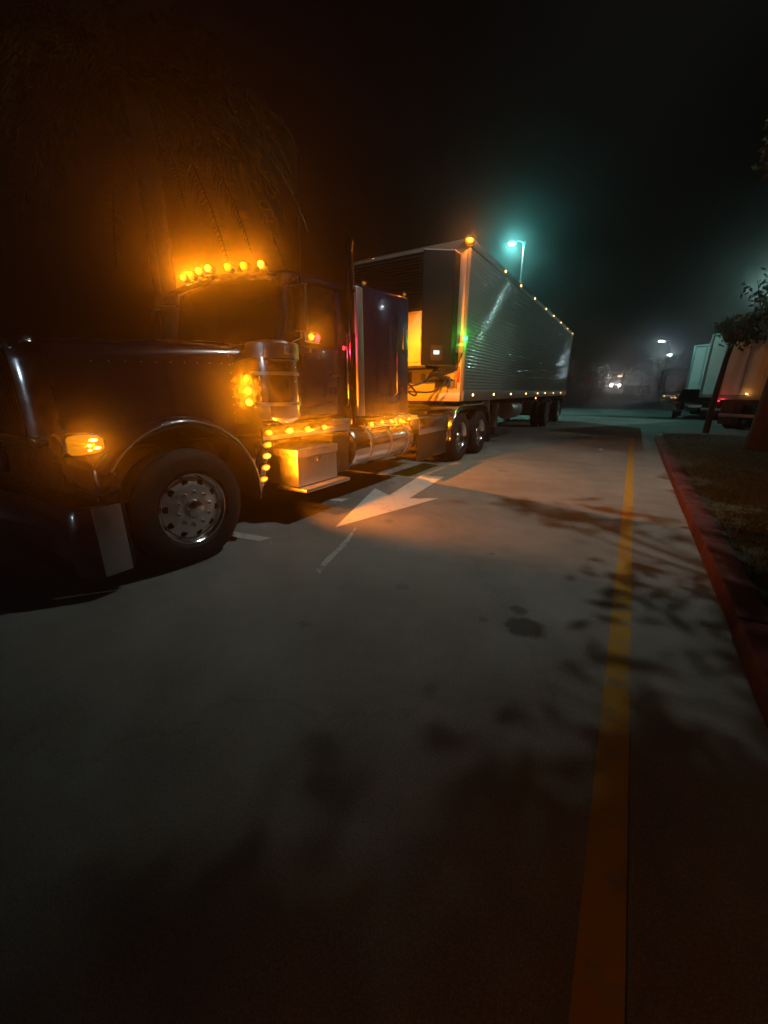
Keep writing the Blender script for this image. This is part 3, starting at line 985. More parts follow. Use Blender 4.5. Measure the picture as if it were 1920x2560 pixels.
# mirror brackets, mirrors
for s in (1, -1):
    mx_ = XC + s * 1.25
    mr = part('mirror', box(mx_ - 0.09, mx_ + 0.09, 3.19, 3.235, 2.02, 2.42, 0.02), 'black', T)
    part('mirror_glass', box(mx_ - 0.075, mx_ + 0.075, 3.235, 3.239, 2.05, 2.39), 'glass', mr)
    part('mirror_arm', tube([(XC + s * 0.92, 3.32, 2.48), (mx_, 3.21, 2.50), (mx_, 3.21, 1.96), (XC + s * 0.93, 3.32, 1.93)], 0.012, 8), 'chrome', mr)
    part('mirror_cap', box(mx_ - 0.095, mx_ + 0.095, 3.185, 3.24, 2.42, 2.445, 0.01), 'chrome', mr)
# amber and red reflection, built as two lit lenses on the cab side
sg = part('reflection_lamp', box(-3.13, -3.075, 3.43, 3.66, 1.945, 2.065, 0.025, seg=3), 'chrome', T)
for yy, mm, nm in ((3.49, 'amber_round', 'amber_lens'), (3.60, 'red_lit', 'red_lens')):
    me_ = to_mesh('lens', dome(0.03, 0.036, 0.036), mm)
    lo = bpy.data.objects.new(nm, me_)
    COL.objects.link(lo)
    lo.parent = sg
    lo.location = Vector((-3.077, yy, 2.005)) - ORG[T]
part('reflection_lamp_stalk', tube([(-3.10, 3.54, 1.95), (-3.13, 3.54, 1.86), (-3.26, 3.54, 1.84)], 0.012, 6), 'chrome', sg)
lamp(sg, 70, AMBER, Vector((-3.03, 3.49, 2.005)) - ORG[T], 0.0, 'SPOT', (1, -0.3, 0.45), 110, 0.8)
lamp(sg, 30, (1.0, 0.012, 0.05), Vector((-3.03, 3.61, 2.005)) - ORG[T], 0.0, 'SPOT', (0.12, 1.0, 0.35), 96, 0.7)

# red marker on the back corner of the cab
rm_ = place('rear_signal', to_mesh('bezel', ring_base(0.026, 0.03), 'chrome'), T, (-3.235, 4.285, 1.968))
sub('lens', to_mesh('lens', dome(0.026, 0.026, 0.026), 'red_lit'), rm_)
lamp(rm_, 30, (1.0, 0.012, 0.06), (0.06, 0, 0), 0.0, 'SPOT', (0.5, 0.5, 0.7), 90, 0.8)

# antennas
for s in (1, -1):
    part('antenna', tube([(XC + s * 1.2, 3.3, 2.45), (XC + s * 1.21, 3.32, 3.5)], [0.006, 0.003], 5), 'black', T)

# chassis, deck, fifth wheel
for s in (1, -1):
    part('frame_rail', box(XC + s * 0.43 - 0.04, XC + s * 0.43 + 0.04, 1.3, 10.3, 0.68, 0.96, 0.008), 'frame', T)
part('engine_block', box(XC - 0.35, XC + 0.35, 1.5, 3.1, 0.55, 1.4, 0.05), 'frame', T)
part('underbody', box(XC - 0.95, XC + 0.95, 2.95, 5.9, 0.95, 1.10, 0.02), 'frame', T)
part('deck_plate', box(XC - 0.92, XC + 0.92, 5.98, 7.15, 0.965, 0.99, 0.004), 'tread_plate', T)
part('fifth_wheel', prism([(XC - 0.45, 8.1), (XC + 0.45, 8.1), (XC + 0.45, 8.9), (XC + 0.12, 9.3), (XC, 8.9), (XC - 0.12, 9.3), (XC - 0.45, 8.9)], 1.08, 1.14), 'frame', T)
qp = part('quarter_panel', box(-3.03, -3.005, 6.05, 7.30, 0.73, 1.0, 0.006), 'chrome', T)
part('panel_rail', tube([(-3.0, 5.98, 1.045), (-3.0, 7.28, 1.005)], 0.022, 10), 'chrome', qp)
part('side_skirt', box(-3.06, -3.03, 6.05, 7.30, 0.28, 0.73, 0.005), 'black', T)


def drive_fender(s):
    rows = []
    c1, c2, cz, r = 8.10, 9.36, 0.52, 0.66
    path = [(c1 + r * math.cos(R(a)), cz + r * math.sin(R(a)), a) for a in (183, 170, 157, 145, 132, 120, 108, 97, 90)]
    path += [(c2 + r * math.cos(R(a)), cz + r * math.sin(R(a)), a) for a in (90, 75, 60, 45, 30, 18)]
    for y, z, a in path:
        n = (math.cos(R(a)), math.sin(R(a)))
        rows.append([(XC + s * x, y + n[0] * d, z + n[1] * d) for x, d in ((1.205, -0.05), (1.215, -0.02), (1.205, 0.0), (1.18, 0.008), (0.9, 0.012), (0.56, 0.008), (0.54, -0.03))])
    return sheet(rows, 0.005)


for s in (1, -1):
    df = part('drive_fender', drive_fender(s), 'chrome', T, 50)
    part('mud_flap', box(XC + s * 0.88 - 0.3, XC + s * 0.88 + 0.3, 10.12, 10.135, 0.18, 0.95), 'black', T)
for y in (8.10, 9.36):
    wheel(T, -3.15, y, 0.50, True, 1, spin=y)
    blank_wheel(T, -3.49, y, 0.50)
    wheel(T, mirx(-3.15), y, 0.50, True, -1, nuts=False)
    part('drive_axle', tube([(-3.4, y, 0.5), (XC + 0.2, y, 0.5), (XC, y, 0.5), (XC - 0.2, y, 0.5), (mirx(-3.4), y, 0.5)], [0.08, 0.08, 0.2, 0.08, 0.08], 10), 'frame', T)

# coiled air hoses between the sleeper and the trailer nose
def hose(pts, r=0.016):
    cv = []
    n = len(pts)
    P_ = [Vector(p) for p in pts]
    for i in range(n - 1):
        p0, p1, p2, p3 = P_[max(i - 1, 0)], P_[i], P_[i + 1], P_[min(i + 2, n - 1)]
        for k in range(8):
            t = k / 8
            cv.append(0.5 * ((2 * p1) + (p2 - p0) * t + (2 * p0 - 5 * p1 + 4 * p2 - p3) * t * t + (3 * p1 - p0 - 3 * p2 + p3) * t ** 3))
    cv.append(P_[-1])
    return tube(cv, r, 7)


part('air_hose', hose([(-3.9, 5.93, 1.85), (-3.75, 6.5, 1.75), (-3.6, 7.0, 1.45), (-3.72, 7.2, 1.36), (-3.82, 7.1, 1.48), (-3.6, 7.4, 1.62), (-3.45, 7.9, 1.66)], 0.017), 'hose', T)
part('air_hose', hose([(-4.0, 5.93, 1.9), (-3.95, 6.6, 1.7), (-3.8, 7.3, 1.55), (-3.55, 7.6, 1.75), (-3.6, 7.9, 2.0)], 0.017), 'hose', T)
part('air_hose', hose([(-4.1, 5.93, 1.8), (-3.9, 6.6, 1.5), (-3.6, 7.5, 1.42), (-3.4, 7.7, 1.5), (-3.33, 7.9, 1.66)], 0.017), 'hose', T)
coil = [(-3.62 + 0.32 * k / 60 + 0.035 * math.cos(k * 0.95), 7.62 + 0.02 * k / 60 + 0.06 * math.sin(k * 0.95), 1.72 + 0.07 * math.sin(k / 60 * math.pi) + 0.06 * math.sin(k * 0.95 + 1.2)) for k in range(61)]
part('coiled_cable', tube(coil, 0.014, 6), 'hose', T)

# ------------------------------------------------------------------ the trailer
TX0, TX1, TY0, TY1, TZ0, TZ1 = -5.6, -3.0, 7.98, 22.55, 1.26, 4.16
TR = thing('semi_trailer', 'long ribbed grey semi trailer with a cooling unit on its nose', 'semi trailer', (-4.3, 15, 0))
core = part('body', box(TX0 + 0.05, TX1 - 0.05, TY0 + 0.04, TY1, TZ0 + 0.03, TZ1 - 0.05), 'trailer_white', TR)
part('roof', box(TX0 + 0.03, TX1 - 0.03, TY0 + 0.02, TY1 - 0.01, TZ1 - 0.048, TZ1 - 0.02, 0.01), 'rail', TR)


def ribbed(y0, y1, pitch=0.066, amp=0.0026):
    z = TZ0 + 0.19
    prof = []
    while z < TZ1 - 0.14:
        for t in range(8):
            prof.append((TX1 - 0.012 + amp * math.cos(2 * math.pi * t / 8), z + pitch * t / 8))
        z += pitch
    prof.append((TX1 - 0.012 + amp, z))
    return sheet([[(x, y0, zz) for x, zz in prof], [(x, y1, zz) for x, zz in prof]])


npan = 12
for k in range(npan):
    y0 = TY0 + 0.10 + (TY1 - TY0 - 0.16) * k / npan
    y1 = TY0 + 0.10 + (TY1 - TY0 - 0.16) * (k + 1) / npan - 0.006
    part('side_panel', ribbed(y0, y1), 'trailer_white', TR, 60)
part('bottom_rail', box(TX1 - 0.05, TX1 + 0.004, TY0 + 0.02, TY1, TZ0 - 0.02, TZ0 + 0.20, 0.01), 'rail', TR)
part('top_rail', box(TX1 - 0.05, TX1 + 0.004, TY0 + 0.02, TY1, TZ1 - 0.15, TZ1, 0.01), 'rail', TR)
part('bottom_rail', box(TX0 - 0.004, TX0 + 0.048, TY0 + 0.02, TY1, TZ0 - 0.02, TZ1, 0.01), 'rail', TR)
part('rear_frame', box(TX0 - 0.006, TX1 + 0.008, TY1 - 0.02, TY1 + 0.06, TZ0 - 0.05, TZ1 + 0.006, 0.01), 'rail', TR)
# nose wall, corner posts, seam rows
nose = part('front_wall', box(TX0 + 0.06, TX1 - 0.07, TY0 - 0.012, TY0 + 0.038, TZ0, TZ1 - 0.03), 'nose', TR)
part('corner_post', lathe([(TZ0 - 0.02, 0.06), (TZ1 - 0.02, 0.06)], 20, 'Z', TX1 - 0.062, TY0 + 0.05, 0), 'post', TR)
part('corner_post', lathe([(TZ0 - 0.02, 0.06), (TZ1 - 0.02, 0.06)], 20, 'Z', TX0 + 0.062, TY0 + 0.05, 0), 'nose', TR)
part('nose_rail', box(TX0 + 0.05, TX1 - 0.05, TY0 - 0.05, TY0 - 0.014, TZ0 - 0.02, TZ0 + 0.14, 0.008), 'nose', TR)
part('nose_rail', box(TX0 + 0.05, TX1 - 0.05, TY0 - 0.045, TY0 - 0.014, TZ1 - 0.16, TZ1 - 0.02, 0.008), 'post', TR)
bm = B()
for k in range(30):
    x = TX0 + 0.15 + k * 0.079
    add_box(bm, x, x + 0.014, TY0 - 0.024, TY0 - 0.010, TZ0 + 0.19, TZ0 + 0.204, 0.004)
for k in range(34):
    z = TZ0 + 0.24 + k * 0.078
    for x in (TX1 - 0.16, TX1 - 0.24):
        add_box(bm, x, x + 0.014, TY0 - 0.024, TY0 - 0.010, z, z + 0.014, 0.004)
nr = part('nose_rivet', bm, 'alloy', TR)
nr['kind'] = 'stuff'
for (x0, x1, z0, z1, m) in ((-3.62, -3.28, 1.52, 1.76, 'rust'), (-4.35, -4.18, 1.62, 1.84, 'black'), (-3.96, -3.86, 1.66, 1.80, 'rust'), (-3.20, -3.13, 1.5, 1.85, 'rust'), (-3.14, -3.085, 1.62, 1.92, 'red_plate')):
    if m == 'red_plate':
        M.setdefault('red_plate', mat('reflector_red', (0.45, 0.05, 0.03), 0.4))
    part('nose_fitting', box(x0, x1, TY0 - 0.03, TY0 - 0.010, z0, z1, 0.006), m, TR)
for x in (-3.46, -3.34):
    part('gladhand', lathe([(TY0 - 0.10, 0.012), (TY0 - 0.09, 0.035), (TY0 - 0.03, 0.04), (TY0 - 0.012, 0.03)], 12, 'Y', x, 0, 1.66), 'black', TR)
# document tube / triangle bracket under the green lamp
part('nose_bracket', prism([(TX1 - 0.20, TY0 - 0.05), (TX1 - 0.04, TY0 - 0.05), (TX1 - 0.04, TY0 - 0.012), (TX1 - 0.20, TY0 - 0.012)], 2.18, 2.30), 'rust', TR)
part('nose_bracket', add_hexa(B(), [(TX1 - 0.14, TY0 - 0.05, 1.98), (TX1 - 0.11, TY0 - 0.05, 1.98), (TX1 - 0.11, TY0 - 0.012, 1.98), (TX1 - 0.14, TY0 - 0.012, 1.98), (TX1 - 0.19, TY0 - 0.05, 2.18), (TX1 - 0.05, TY0 - 0.05, 2.18), (TX1 - 0.05, TY0 - 0.012, 2.18), (TX1 - 0.19, TY0 - 0.012, 2.18)]), 'black', TR)

# refrigeration unit: shell with louvres, door panel, dark chamfer with the controller screen
UY, UZ0, UZ1 = 7.36, 1.93, 3.92
ux0, ux1, uxs = -5.36, -3.66, -3.20
ru = part('refrigeration_unit', prism([(ux0, 7.965), (ux0, 7.5), (ux0 + 0.12, UY), (ux1, UY), (uxs, 7.70), (uxs, 7.965)], UZ0, UZ1), 'unit', TR, 0)
part('unit_door', box(ux0 + 0.16, ux1 - 0.02, UY - 0.018, UY - 0.002, UZ0 + 0.05, 2.86, 0.008), 'unit', ru)
part('grille_frame', box(ux0 + 0.14, ux1 - 0.01, UY - 0.012, UY - 0.001, 2.90, UZ1 - 0.05), 'black', ru)
nl = 17
for k in range(nl):
    z = 2.94 + k * (0.90 / nl)
    part('louvre', add_hexa(B(), [(ux0 + 0.16, UY - 0.014, z + 0.012), (ux1 - 0.03, UY - 0.014, z + 0.012), (ux1 - 0.03, UY - 0.050, z), (ux0 + 0.16, UY - 0.050, z), (ux0 + 0.16, UY - 0.014, z + 0.034), (ux1 - 0.03, UY - 0.014, z + 0.034), (ux1 - 0.03, UY - 0.052, z + 0.006), (ux0 + 0.16, UY - 0.052, z + 0.006)]), 'frame', ru, 0)
cdir = Vector((uxs - ux1, 7.70 - UY, 0)).normalized()
cn = Vector((cdir.y, -cdir.x, 0))


def chamfer_plate(t0, t1, z0, z1, d0, d1, m, name):
    p0 = Vector((ux1, UY, 0))
    L_ = (Vector((uxs, 7.70, 0)) - p0).length
    a, b = p0 + cdir * (L_ * t0), p0 + cdir * (L_ * t1)
    pts = [a + cn * d0, b + cn * d0, b + cn * d1, a + cn * d1]
    return part(name, prism([(p.x, p.y) for p in pts], z0, z1), m, ru, 0)


chamfer_plate(-0.02, 1.0, UZ0 + 0.01, UZ1 - 0.02, 0.001, 0.016, 'unit_black', 'unit_side_cover')
part('unit_side_cover', box(uxs + 0.001, uxs + 0.012, 7.71, 7.96, UZ0 + 0.01, UZ1 - 0.02), 'unit_black', ru)
chamfer_plate(0.30, 0.72, 2.02, 2.30, 0.018, 0.034, 'frame', 'controller')
chamfer_plate(0.40, 0.60, 2.13, 2.20, 0.036, 0.040, 'screen', 'controller_screen')
part('unit_base', box(ux0 - 0.02, ux1 + 0.1, UY - 0.03, 7.96, UZ0 - 0.05, UZ0 - 0.002, 0.006), 'frame', ru)

# lamps on the trailer
mk = [8.56, 10.10, 11.75, 13.65, 15.5, 16.95, 18.87, 20.9]
for i, y in enumerate(mk):
    light('side_marker', TR, (TX1 + 0.008, y, 1.365), 0, 'mark_lens', 'mark_base', 1.2 if i < 3 else 0.7, (1, 0.45, 0.12), 0.05)
light('side_marker', TR, (TX1 + 0.008, 15.25, 1.20), 0, 'mark_lens', 'mark_base', 1.0, (1, 0.45, 0.12), 0.05)
o = place('rear_marker', ME['mark_base'], TR, (TX1 + 0.012, 22.45, 1.37))
sub('lens', ME['red_lens'], o)
for y in (10.26, 11.78, 13.55, 15.37, 16.89, 18.62, 20.53, 22.3):
    light('top_marker', TR, (TX1 + 0.008, y, 4.10), 0, 'mark_lens', 'mark_base', 0)
M['amber_corner'] = lens_glow('amber_corner_lens', (1.0, 0.62, 0.04), (1.0, 0.24, 0.004), 3.6, 0.6, 0.085, 0.055)
ME['corner_lens'] = to_mesh('lens', dome(0.05, 0.085, 0.055), 'amber_corner')
ME['corner_base'] = to_mesh('bezel', ring_base(0.075, 0.05), 'black')
o = place('corner_light', ME['corner_base'], TR, (TX1 - 0.03, TY0 - 0.03, 4.10), (0, 0, -0.9))
sub('lens', ME['corner_lens'], o)
lamp(o, 16, AMBER, (0.09, 0, 0))
light('corner_light', TR, (-5.14, TY0 - 0.045, 4.09), -math.pi / 2, 'mark_lens', 'mark_base', 0.6, AMBER)
o = place('status_light', ME['mark_base'], TR, (TX1 - 0.02, TY0 - 0.015, 2.43), (0, 0, -0.7))
ME['green_lens'] = to_mesh('lens', dome(0.05, 0.05, 0.05), 'green_lit')
sub('lens', ME['green_lens'], o)
lamp(o, 9, (0.03, 1.0, 0.08), (0.10, 0, 0))

# under the trailer: rails, landing legs, boxes, spread axles
for x in (-4.75, -3.85):
    part('slider_rail', box(x - 0.06, x + 0.06, 8.6, 22.3, 1.06, 1.24, 0.01), 'frame', TR)
for k in range(20):
    y = 8.8 + k * 0.7
    part('cross_member', box(TX0 + 0.06, TX1 - 0.06, y, y + 0.05, 1.14, 1.25), 'frame', TR)
for x in (-3.42, -5.18):
    lg = part('landing_leg', box(x - 0.08, x + 0.08, 11.72, 11.90, 0.42, 1.22, 0.01), 'rail', TR)
    part('leg_tube', box(x - 0.06, x + 0.06, 11.75, 11.87, 0.22, 0.45, 0.01), 'frame', lg)
    part('leg_foot', box(x - 0.14, x + 0.14, 11.68, 11.94, 0.19, 0.22, 0.006), 'frame', lg)
part('leg_brace', tube([(-3.42, 11.9, 0.7), (-3.85, 12.9, 1.1)], 0.03, 6), 'frame', TR)
part('leg_brace', tube([(-3.42, 11.81, 0.6), (-5.18, 11.81, 0.6)], 0.03, 6), 'frame', TR)
part('fuel_tank', lathe([(13.0, 0.01), (13.01, 0.25), (13.05, 0.28), (14.15, 0.28), (14.19, 0.25), (14.2, 0.01)], 28, 'Y', -3.45, 0, 0.86), 'alloy', TR, 40)
part('support_bracket', prism([(-3.2, 9.95), (-3.05, 9.95), (-3.05, 10.05), (-3.2, 10.05)], 0.95, 1.25), 'alloy', TR)
for y in (18.15, 21.15):
    wheel(TR, -3.15, y, 0.50, True, 1, nuts=False, spin=y)
    blank_wheel(TR, -3.49, y, 0.50)
    wheel(TR, 2 * -4.3 + 3.15, y, 0.50, True, -1, nuts=False)
    part('axle', tube([(-3.4, y, 0.5), (-5.2, y, 0.5)], 0.07, 10), 'frame', TR)
    part('hanger', box(-3.95, -3.75, y - 0.4, y + 0.4, 0.6, 1.08, 0.02), 'frame', TR)
part('mud_flap', box(-3.6, -3.05, 22.2, 22.215, 0.25, 1.1), 'black', TR)
part('underride_bar', box(TX0 + 0.2, TX1 - 0.2, 22.42, 22.52, 0.5, 0.62, 0.01), 'rail', TR)
for x in (-3.6, -5.0):
    part('underride_post', box(x - 0.05, x + 0.05, 22.44, 22.5, 0.6, 1.22), 'rail', TR)


# ------------------------------------------------------------------ street lamps
def street_lamp(base, h, arm, lens_m, label, power, col, aim, cone, blend, group='street lamps', pr=0.09, head=1.0, size=0.0, halo=0):
    x, y, z0 = base
    t = thing('street_lamp', label, 'street lamp', base, group)
    part('pole', lathe([(z0, pr * 1.15), (z0 + h * 0.5, pr * 0.9), (z0 + h, pr * 0.6)], 14, 'Z', x, y, 0), 'galv', t)
    part('base_cover', lathe([(z0, pr * 2.2), (z0 + 0.12, pr * 2.2), (z0 + 0.2, pr * 1.3)], 14, 'Z', x, y, 0), 'galv', t)
    a = Vector((arm[0], arm[1], 0))
    e = Vector((x, y, z0 + h)) + a
    part('arm', tube([(x, y, z0 + h - 0.25), Vector((x, y, z0 + h + 0.02)) + a * 0.35, e + Vector((0, 0, 0.06))], 0.035, 8), 'galv', t)
    d = a.normalized()
    w = Vector((-d.y, d.x, 0))
    hl, hw = 0.36 * head, 0.17 * head
    pts = [e - d * hl * 0.4 - w * hw * 0.7, e - d * hl * 0.4 + w * hw * 0.7, e + d * hl + w * hw, e + d * hl - w * hw]
    bm = add_hexa(B(), [tuple(p) for p in pts] + [tuple(p + Vector((0, 0, 0.09 * head))) for p in pts], 0.015)
    hd = part('lamp_head', bm, 'galv', t)
    q = [e + d * hl * (0.05) - w * hw * 0.75, e + d * hl * 0.05 + w * hw * 0.75, e + d * hl * 0.92 + w * hw * 0.85, e + d * hl * 0.92 - w * hw * 0.85]
    bm = add_hexa(B(), [tuple(p - Vector((0, 0, 0.055 * head))) for p in q] + [tuple(p - Vector((0, 0, 0.002))) for p in q], 0.01)
    part('led_panel', bm, lens_m, hd)
    lamp(hd, power, col, e + d * hl * 0.5 - Vector((0, 0, 0.10 * head)) - ORG[t], size, 'SPOT', aim, cone, blend)
    if halo:
        lamp(hd, halo, (0.16, 1.0, 0.92), e + d * hl * 0.5 - Vector((0, 0, 0.12 * head)) - ORG[t])
    return t


street_lamp((-6.95, 27.3, 0), 9.95, (-0.55, 0.0), 'led_cyan', 'street lamp with a bright teal light standing behind the long trailer', 1700, (0.34, 1.0, 0.88), (0.35, -0.1, -1), 116, 0.4, head=1.1, size=0.0, halo=210)
street_lamp((3.3, 6.6, 0.1), 8.9, (-2.0, 0.0), 'led_white', 'street lamp on the grass island across from the tractor', 1180, (0.96, 1.0, 0.90), (-3.9, 0.5, -9), 84, 1.0, size=0.04)
street_lamp((10.3, 24.5, 0), 9.2, (-0.8, 0.0), 'led_white', 'unseen street lamp added to light the road by the parked white trailers', 1350, (0.86, 1.0, 0.95), (-0.95, 0.1, -1), 104, 0.6, size=0.1)  # added lamp out of view, brightens the road by the parked trailers
street_lamp((9.6, 46.0, 0), 9.6, (-1.0, 0), 'led_white', 'street lamp standing behind the parked white trailers', 260, (0.50, 1.0, 0.86), (-0.6, -0.5, -1), 150, 0.3, size=0.05)
street_lamp((2.75, 60, ground_z(60)), 6.9, (-0.75, 0), 'led_white', 'taller looking of the two far blue-white street lamps', 14, (0.6, 0.9, 1.0), (-0.4, 0, -1), 130, 1.0, head=1.3)
street_lamp((-6.5, -42, 0), 6.2, (0.8, 0), 'led_white', 'unseen lamp added far behind the camera for the gleam on the grille', 2600, (0.62, 0.85, 1.0), (0, 1, -0.12), 40, 0.6)  # added only for a streak of light on the chrome grille edge
street_lamp((4.65, 75, ground_z(75)), 5.8, (-0.85, 0), 'led_white', 'lower looking of the two far blue-white street lamps', 12, (0.6, 0.9, 1.0), (0, 0, -1), 120, 1.0, head=1.4)


# ------------------------------------------------------------------ trees
def leaf_cloud(lobes, size, seed, clumps=26, droop=0.0):
    g = np.random.default_rng(seed)
    P_ = []
    for (c, r, n) in lobes:
        k = max(6, int(clumps))
        d = g.normal(size=(k, 3))
        d /= np.linalg.norm(d, axis=1)[:, None]
        cc = np.array(c) + d * np.array(r) * (g.random((k, 1)) ** 0.45)
        idx = g.integers(0, k, n)
        sg_ = np.array(r).mean() * 0.17
        off = g.normal(size=(n, 3)) * sg_
        off[:, 2] -= np.abs(g.normal(size=n)) * droop
        P_.append(cc[idx] + off)
    P_ = np.concatenate(P_)
    n = len(P_)
    u = g.normal(size=(n, 3))
    u[:, 2] -= 0.5
    u /= np.linalg.norm(u, axis=1)[:, None]
    w = np.cross(u, g.normal(size=(n, 3)))
    w /= np.linalg.norm(w, axis=1)[:, None]
    s = size * (0.6 + 0.8 * g.random((n, 1)))
    v = np.stack([P_ - u * s, P_ + w * s * 0.42, P_ + u * s, P_ - w * s * 0.42], 1).reshape(-1, 3)
    return v, np.arange(n * 4).reshape(n, 4)


def tree(base, trunk_pts, trunk_r, lobes, size, seed, label, leaf='leaf', clumps=26, droop=0.0, group=None):
    t = thing('tree', label, 'tree', base, group)
    part('trunk', add_tube(B(), trunk_pts, trunk_r, 12), 'bark', t, 60)
    top = Vector(trunk_pts[-1])
    g = random.Random(seed)
    bm = B()
    for c, r, n in lobes:
        c = Vector(c)
        j = top.lerp(Vector(trunk_pts[-2]), g.random() * 0.5)
        m1 = j.lerp(c, 0.5) + Vector((g.uniform(-.2, .2), g.uniform(-.2, .2), g.uniform(0, .3)))
        add_tube(bm, [j, m1, c], [trunk_r[-1] * 0.7, trunk_r[-1] * 0.4, 0.012], 7)
        for _ in range(5):
            e = c + Vector((g.gauss(0, 1) * r[0], g.gauss(0, 1) * r[1], g.gauss(0, 1) * r[2])) * 0.5
            add_tube(bm, [m1.lerp(c, g.random()), e], [0.016, 0.005], 5)
    part('limbs', bm, 'bark', t, 60)
    v, f = leaf_cloud(lobes, size, seed, clumps, droop)
    me = bpy.data.meshes.new('crown')
    me.from_pydata((v - np.array(base)).tolist(), [], f.tolist())
    me.materials.append(M[leaf])
    o = bpy.data.objects.new('crown', me)
    COL.objects.link(o)
    o.parent = t
    return t


# palm beyond the truck, its drooping fronds hanging over the cab
def palm(base, top, label):
    t = thing('palm_tree', label, 'palm tree', base)
    b, tp = Vector(base), Vector(top)
    n = 26
    pts = [b.lerp(tp, k / n) + Vector((0.10 * math.sin(k / n * 3), 0, 0)) for k in range(n + 1)]
    part('trunk', add_tube(B(), pts, [0.17 - 0.04 * k / n + (0.012 if k % 2 else 0) for k in range(n + 1)], 14), 'bark', t, 60)
    g = random.Random(4)
    head = pts[-1]
    nf = 24
    for f in range(nf):
        az = 2 * math.pi * f / nf + g.uniform(-0.12, 0.12)
        tier = f % 3
        L_ = g.uniform(2.5, 3.1)
        rise, drop = ((0.9, 2.4), (0.45, 2.9), (0.1, 3.0))[tier]
        d = Vector((math.cos(az), math.sin(az), 0))
        w = Vector((-d.y, d.x, 0))
        bm = B()
        rach = []
        for k in range(15):
            u = k / 14
            rach.append(head + d * (L_ * (u - 0.16 * u ** 3) * 0.86) + Vector((0, 0, rise * u - drop * u * u * 0.62)))
        add_tube(bm, rach, [0.024 - 0.02 * k / 14 for k in range(15)], 5)
        m = 46
        for k in range(4, m):
            u = k / m
            p0 = rach[int(u * 14)].lerp(rach[min(14, int(u * 14) + 1)], u * 14 % 1)
            ln = 0.44 * math.sin(math.pi * min(1, 0.12 + u * 0.92)) ** 0.7 + 0.05
            for sd in (1, -1):
                q = (w * sd * g.uniform(0.55, 0.85) + d * g.uniform(0.35, 0.6) + Vector((0, 0, g.uniform(-0.35, 0.1)))).normalized()
                mid = p0 + q * ln * 0.45
                tip = mid + (q * 0.6 + Vector((0, 0, -0.7))).normalized() * ln * 0.6
                e = d * 0.015
                vs_ = [bm.verts.new(x) for x in (p0 - e * 0.6, p0 + e * 0.6, mid + e, mid - e, tip)]
                bm.faces.new((vs_[0], vs_[1], vs_[2], vs_[3]))
                bm.faces.new((vs_[3], vs_[2], vs_[4]))
        part('frond', bm, 'leaf', t, 0)
    return t


palm((-6.15, 3.72, 0), (-6.05, 3.75, 5.25), 'palm tree behind the tractor with fronds drooping over its cab roof')
# slender tree on the island's end in front of the white trailers
tree((2.38, 18.0, 0.0), [(2.38, 18.0, 0.0), (2.40, 18.0, 1.4), (2.46, 18.0, 2.5), (2.55, 17.95, 3.2)], [0.10, 0.085, 0.075, 0.06],
     [((2.75, 17.6, 3.35), (0.55, 0.7, 0.35), 650), ((3.3, 17.2, 3.9), (0.8, 0.8, 0.5), 800), ((2.35, 17.8, 3.55), (0.35, 0.5, 0.25), 260), ((3.7, 16.6, 4.7), (0.9, 0.9, 0.6), 700), ((3.0, 17.6, 4.5), (0.6, 0.6, 0.3), 160)],
     0.085, 5, 'slender tree with sparse leaves in front of the parked white trailers', 'leaf2', 22, 0.1)
# thick trunk at the picture's edge
tree((2.72, 12.6, 0.1), [(2.72, 12.6, 0.1), (2.74, 12.6, 0.5), (2.78, 12.58, 2.0), (2.92, 12.5, 3.6), (3.2, 12.4, 5.0)], [0.34, 0.27, 0.24, 0.21, 0.15],
     [((4.3, 12.0, 6.2), (1.8, 1.8, 1.2), 5000), ((3.4, 13.4, 6.8), (1.5, 1.6, 1.0), 3000), ((5.0, 10.5, 5.6), (1.4, 1.4, 1.0), 3000)],
     0.08, 9, 'thick dark tree trunk on the grass island', 'leaf2', 30, 0.1)
# tree standing beside the photographer: throws the leafy shade over kerb and road
tree((3.4, 4.0, 0.1), [(3.4, 4.0, 0.1), (3.4, 4.0, 1.5), (3.35, 4.0, 2.8), (3.2, 4.0, 3.9)], [0.2, 0.16, 0.14, 0.11],
     [((1.35, 3.5, 5.0), (0.8, 0.5, 0.4), 4200), ((1.0, 4.1, 5.0), (0.45, 0.4, 0.35), 1300), ((1.7, 4.3, 5.0), (0.6, 0.5, 0.4), 3200), ((1.4, 5.1, 5.0), (0.46, 0.55, 0.35), 2000), ((0.55, 3.5, 5.0), (0.5, 0.4, 0.3), 1300), ((0.62, 4.1, 5.1), (0.4, 0.4, 0.3), 240), ((0.66, 6.15, 6.3), (0.34, 0.24, 0.16), 130), ((1.2, 2.8, 5.0), (0.9, 0.5, 0.3), 3200), ((0.9, 4.9, 5.1), (0.35, 0.5, 0.3), 200)],
     0.055, 21, 'leafy tree on the grass island beside the road', 'leaf2', 44, 0.10)
tree((3.7, 8.3, 0.1), [(3.7, 8.3, 0.1), (3.7, 8.3, 1.6), (3.6, 8.3, 3.0), (3.4, 8.25, 4.0)], [0.2, 0.16, 0.14, 0.11],  # unseen tree, crown lobes set to shade the kerb and island
     [((1.42, 5.9, 5.0), (0.42, 0.5, 0.3), 2400), ((1.42, 6.7, 5.0), (0.42, 0.5, 0.3), 2600), ((1.42, 7.5, 5.0), (0.42, 0.5, 0.3), 2600), ((1.5, 8.3, 5.0), (0.46, 0.5, 0.3), 2600), ((1.6, 9.2, 5.0), (0.5, 0.55, 0.3), 2600), ((2.2, 7.0, 5.1), (0.6, 1.2, 0.4), 3600)],
     0.05, 23, 'unseen leafy tree on the grass island, its crown shaped to shade the kerb', 'leaf2', 40, 0.08)


